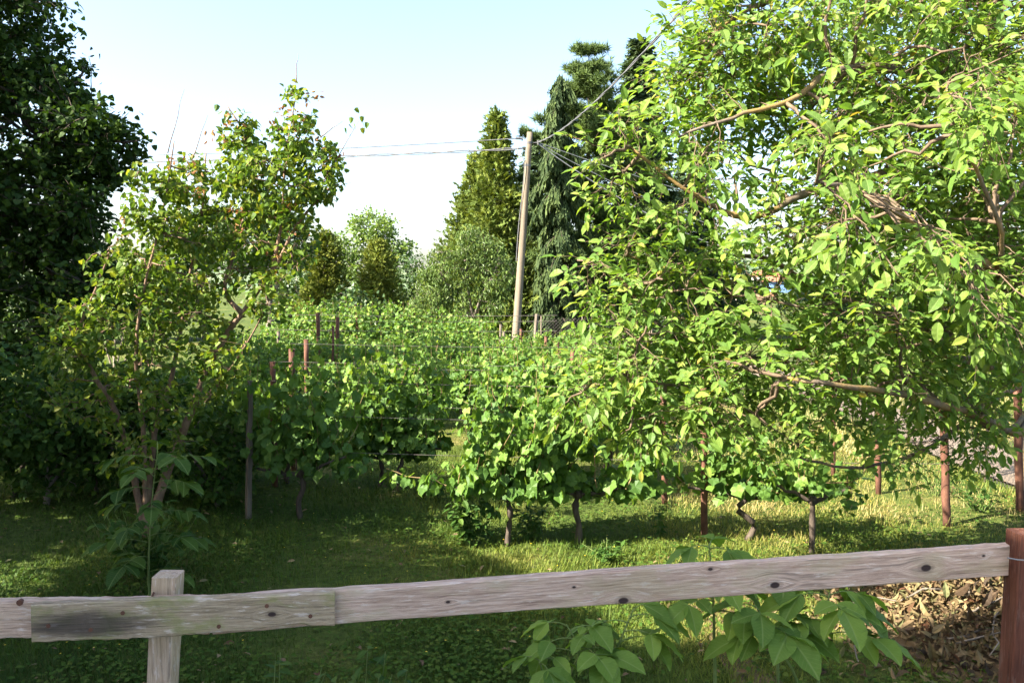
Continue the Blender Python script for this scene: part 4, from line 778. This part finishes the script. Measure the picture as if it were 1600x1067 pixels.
sapling('walnut shoot arching right in front of the dry leaf heap', [(1278, 1090), (1288, 1000), (1296, 925)], 3.65, [(.97, .1, .15, 2), (.95, 3.0, .14, 1), (.9, 4.8, .14, 2), (.8, .2, .22, 2), (.78, 3.5, .18, 2), (.7, 5.9, .24, 2)], SL, .165, r0=.010)
sapling('walnut shoot whose leaves peep over the middle of the rail', [(1215, 1010), (1225, 930), (1230, 878)], 3.9, [(.98, 2.7, .09, 1), (.97, .3, .10, 1), (.9, 4.4, .12, 1)], SL, .14)
g = []
for k in range(20): g.append((.36 + .63 * (k / 19) ** .9, k * 2.4 + rng.normal() * .2, .28 + .14 * rng.random(), 3))
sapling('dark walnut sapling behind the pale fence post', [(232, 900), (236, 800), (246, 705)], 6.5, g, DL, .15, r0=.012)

# ------------------------------------------------------------------ heap of cut, dried walnut leaves
def heap():
    c = A(3.45, 6.05, 0); r = empty('dry_leaf_heap', tuple(c)); tag(r, 'heap of dried brown walnut cuttings behind the right end of the rail', 'leaf heap')
    def hz(x, y): return .46 * np.exp(-((x / .62) ** 2 + (y / .55) ** 2))
    n = 5200; x = np.where(rng.random(n) < .85, rng.normal(size=n) * .42, rng.normal(size=n) * .85); y = rng.normal(size=n) * .45; P = np.stack([x, y, hz(x, y) * (.45 + .6 * rng.random(n)) + .02], -1)
    D = unit(rv(n) + A(0, 0, .12)); N = rv(n); L = .03 + .08 * rng.random(n) ** 1.5; rn = rng.random(n)
    me = leaves('dry_leaf', A((0, 0, 0)).reshape(1, 3), A((0, 1, 0)).reshape(1, 3), A((0, 0, 1)).reshape(1, 3), 1.0, .42, (FINE[0] * A(1, 1, 2.2), FINE[1]), M['dry_leaf'], np.zeros(1))
    ppx, ppy = proj(P + c); vis = (ppx < 1570) & (ppx > 1250) & (ppy < 1060); top = P[:, 2] - hz(x, y) * .9 - y * .08
    top = np.where(vis, top + .3, top - 1); big = np.argsort(-top)[:260]; keep = np.ones(n, bool); keep[big] = False
    link('leaf_litter', leaves('leaf_litter', P[keep], D[keep], N[keep], L[keep], .42, (OVAL[0] * A(1, 1, 2.2), OVAL[1]), M['dry_leaf'], rn[keep]), r, 'stuff')
    for j in big: put_leaf('dry_leaf', me, P[j] + c, D[j], N[j], L[j] * 1.2, r)
    for k in range(12):
        a = rng.normal(size=2) * A(.5, .3); e = a + rng.normal(size=2) * .5; b = MB(); b.tube(wob((a[0], a[1], hz(*a) * .9), (e[0], e[1], hz(*e) * .9 + .12), 7, .08), np.linspace(.009, .004, 7), 5); b.build('cut_twig', M['bark_grey'], r, True)
    b = MB(); g = 24; xs = np.linspace(-2, 2, g); X, Y = np.meshgrid(xs, xs * .7); b.add(np.stack([X, Y, hz(X, Y) * .55 - .015], -1).reshape(-1, 3), [(i * g + j, i * g + j + 1, (i + 1) * g + j + 1, (i + 1) * g + j) for i in range(g - 1) for j in range(g - 1)]); b.build('litter_core', noise_mat('litter_core', [(.3, (.05, .035, .02)), (.7, (.16, .11, .06))], 9, bump=.8, bdist=.03), r, True)
heap()

# ------------------------------------------------------------------ the wooden fence in front
def board(p0, p1, h, th, mat, name, parent, root_loc, notch=None, seg=60):
    """p0, p1: top front edge ends; height h down, thickness th away from the camera; object X runs along the board"""
    p0 = np.asarray(p0, float); p1 = np.asarray(p1, float); ax = unit(p1 - p0); L = np.linalg.norm(p1 - p0); bk = unit(np.cross(A(0, 0, 1), ax)); dn = np.cross(bk, ax) * -1
    dn = -np.cross(ax, bk); t = np.linspace(0, L, seg); b = MB(); V = []; c = .005
    sec = [(0, -c), (0, -h * .33), (0, -h * .66), (0, -h + c), (c, -h), (th - c, -h), (th, -h + c), (th, -c), (th - c, 0), (c, 0)]
    w1 = np.convolve(rng.normal(size=seg + 8), np.ones(9) / 9, 'valid') * .006; w2 = np.convolve(rng.normal(size=seg + 8), np.ones(9) / 9, 'valid') * .006
    for i, s in enumerate(t):
        for (y, z) in sec:
            zz = z + (w1[i] if z > -h / 2 else w2[i]) * (1 if abs(z) > h * .9 or abs(z) < h * .1 else .3)
            if notch and z < -h / 2: zz += notch(s / L) * (1 if z < -h * .9 else .5)
            V.append((s, y + rng.normal() * .0006, zz + rng.normal() * .0006))
    m = len(sec); Fc = [(i * m + j, (i + 1) * m + j, (i + 1) * m + (j + 1) % m, i * m + (j + 1) % m) for i in range(seg - 1) for j in range(m)] + [tuple(range(m)), tuple(range((seg - 1) * m, seg * m))[::-1]]
    b.add(V, Fc); o = b.build(name, mat, parent)
    R = Matrix(((ax[0], bk[0], -dn[0], p0[0] - root_loc[0]), (ax[1], bk[1], -dn[1], p0[1] - root_loc[1]), (ax[2], bk[2], -dn[2], p0[2] - root_loc[2]), (0, 0, 0, 1)))
    o.matrix_local = R; return o, L
def fence():
    loc = A(-1.25, 3.0, 0); root = empty('wooden_fence', tuple(loc)); tag(root, 'weathered wooden rail fence with a spliced rail across the foreground', 'fence')
    def top(px, py, off=0.0):                                # rail line in plan: Y = 3.06 + .155 X
        u = (px - 800) / F; Y = (3.06 + off) / (1 - .155 * u); return at(px, py, Y)
    grey = [(.36, (.15, .095, .068)), (.45, (.41, .285, .22)), (.53, (.56, .41, .325)), (.64, (.66, .52, .43))]
    pr0, pr1 = top(330, 936), top(1586, 851); L = np.linalg.norm(pr1 - pr0)
    def kn(px, py, r):
        p = top(px, py); ax = unit(pr1 - pr0); return (float((p - pr0) @ ax), float(p[2] - (pr0 + ax * ((p - pr0) @ ax))[2]), r)
    right = wood_mat('rail_wood', grey, [kn(974, 938, .017), kn(1211, 914, .017), kn(1447, 887, .019), kn(1110, 889, .008), kn(897, 917, .006), kn(1537, 868, .006), kn(700, 940, .007)], lich=.3)
    o, L = board(pr0, pr1, .128, .045, right, 'rail', root, loc)
    cr = MB(); 
    for a, c in ((1160, 1240), (838, 868)):
        q = [kn(x, y, 0) for x, y in ((a, 923 if a > 1000 else 952), (c, 921 if a > 1000 else 950))]
    pl0, pl1 = top(-140, 942), top(328, 935)
    left = wood_mat('left_rail_wood', [(.36, (.18, .115, .08)), (.5, (.54, .38, .285)), (.64, (.66, .50, .40))], [], lich=.1)
    board(pl0, pl1, .132, .045, left, 'rail', root, loc)
    ps0, ps1 = top(48, 943, -.036), top(523, 926, -.036)
    spl = wood_mat('splice_wood', [(.36, (.12, .09, .06)), (.5, (.37, .285, .19)), (.64, (.50, .41, .29))], [(.80, -.07, .012)], stain=(.16, -.08, .26, .055), lich=.85)
    sb, Ls = board(ps0, ps1, .138, .034, spl, 'splice_board', root, loc, notch=lambda s: .0 if s < .3 else .018 * min(1, (s - .3) / .5) ** 1.3 + (.006 if .72 < s < .9 else 0), seg=70)
    head = bpy.data.meshes.new('x'); bpy.data.meshes.remove(head)
    nm = None
    for px, py in ((76, 977), (142, 983), (192, 957), (342, 978), (417, 946), (485, 962)):
        p = top(px, py, -.036); ax = unit(ps1 - ps0); s = float((p - ps0) @ ax); z = float((p - ps0 - ax * s)[2])
        b = MB(); b.tube([(s, -.003, z), (s, .004, z)], .0075, 8); b.build('nail_head', M['rust'], sb)
    rl = top(31, 940)
    b = MB(); b.tube([rl - loc + A(0, -.004, -.002), rl - loc + A(0, .01, -.002)], .011, 8); b.build('nail_head', M['rust'], root)
    # pale post behind the rail
    Yp = 3.06 + .155 * -1.25 + .05; pt = at(255, 903, Yp); pb = at(247, 1067, Yp)
    pale = wood_mat('pale_post_wood', [(.36, (.22, .15, .10)), (.5, (.50, .365, .26)), (.64, (.62, .49, .375))], [], axis=2, lich=.15, grain=1.4)
    b = MB(); n = 14; k = (pb[0] - pt[0]) / (pt[2] - pb[2]); w = .044; zs = np.linspace(-.1, pt[2], n); c = .006
    V = []; sec = [(-w + c, -w), (w - c, -w), (w, -w + c), (w, w - c), (w - c, w), (-w + c, w), (-w, w - c), (-w, -w + c)]
    for z in zs:
        x = pt[0] + k * (pt[2] - z)
        V += [(x - loc[0] + sx + rng.normal() * .0008, Yp + .044 - loc[1] + sy + rng.normal() * .0008, z) for sx, sy in sec]
    b.add(V, [(i * 8 + j, i * 8 + (j + 1) % 8, (i + 1) * 8 + (j + 1) % 8, (i + 1) * 8 + j) for i in range(n - 1) for j in range(8)] + [tuple(range(8))[::-1], tuple(range((n - 1) * 8, n * 8))])
    po = b.build('post', pale, root); po['label'] = 'pale square post sticking up behind the spliced rail'
    b = MB(); q = np.array([at(240, 926, Yp - .01), at(237, 933, Yp - .05), at(233, 940, Yp - .075), at(230, 947, Yp - .078)]) - loc; b.tube(smooth_path(q, 8), .0042, 6); b.build('bent_nail', M['rust'], root)
    # red-brown post at the right end
    red = wood_mat('red_post_wood', [(.36, (.05, .018, .012)), (.5, (.12, .045, .028)), (.66, (.19, .085, .055))], [], axis=2, flk=.06)
    Yr = 3.31; pt = at(1613, 836, Yr); pb = at(1600, 1067, Yr); k = (pb[0] - pt[0]) / (pt[2] - pb[2]); w = .05; zs = np.linspace(-.1, pt[2], n); b = MB(); V = []
    sec = [(-w + c, -w), (w - c, -w), (w, -w + c), (w, w - c), (w - c, w), (-w + c, w), (-w, w - c), (-w, -w + c)]
    for z in zs:
        x = pt[0] + k * (pt[2] - z); V += [(x - loc[0] + sx, Yr + .05 - loc[1] + sy, z) for sx, sy in sec]
    b.add(V, [(i * 8 + j, i * 8 + (j + 1) % 8, (i + 1) * 8 + (j + 1) % 8, (i + 1) * 8 + j) for i in range(n - 1) for j in range(8)] + [tuple(range(8))[::-1], tuple(range((n - 1) * 8, n * 8))])
    po = b.build('post', red, root); po['label'] = 'red-brown post at the right end of the rail'
    b = MB(); q = np.array([at(1574, 871, 3.27), at(1590, 874, 3.285), at(1625, 876, 3.29)]) - loc; b.tube(q, .0028, 5); b.build('tie_wire', M['cable_light'], root)
fence()
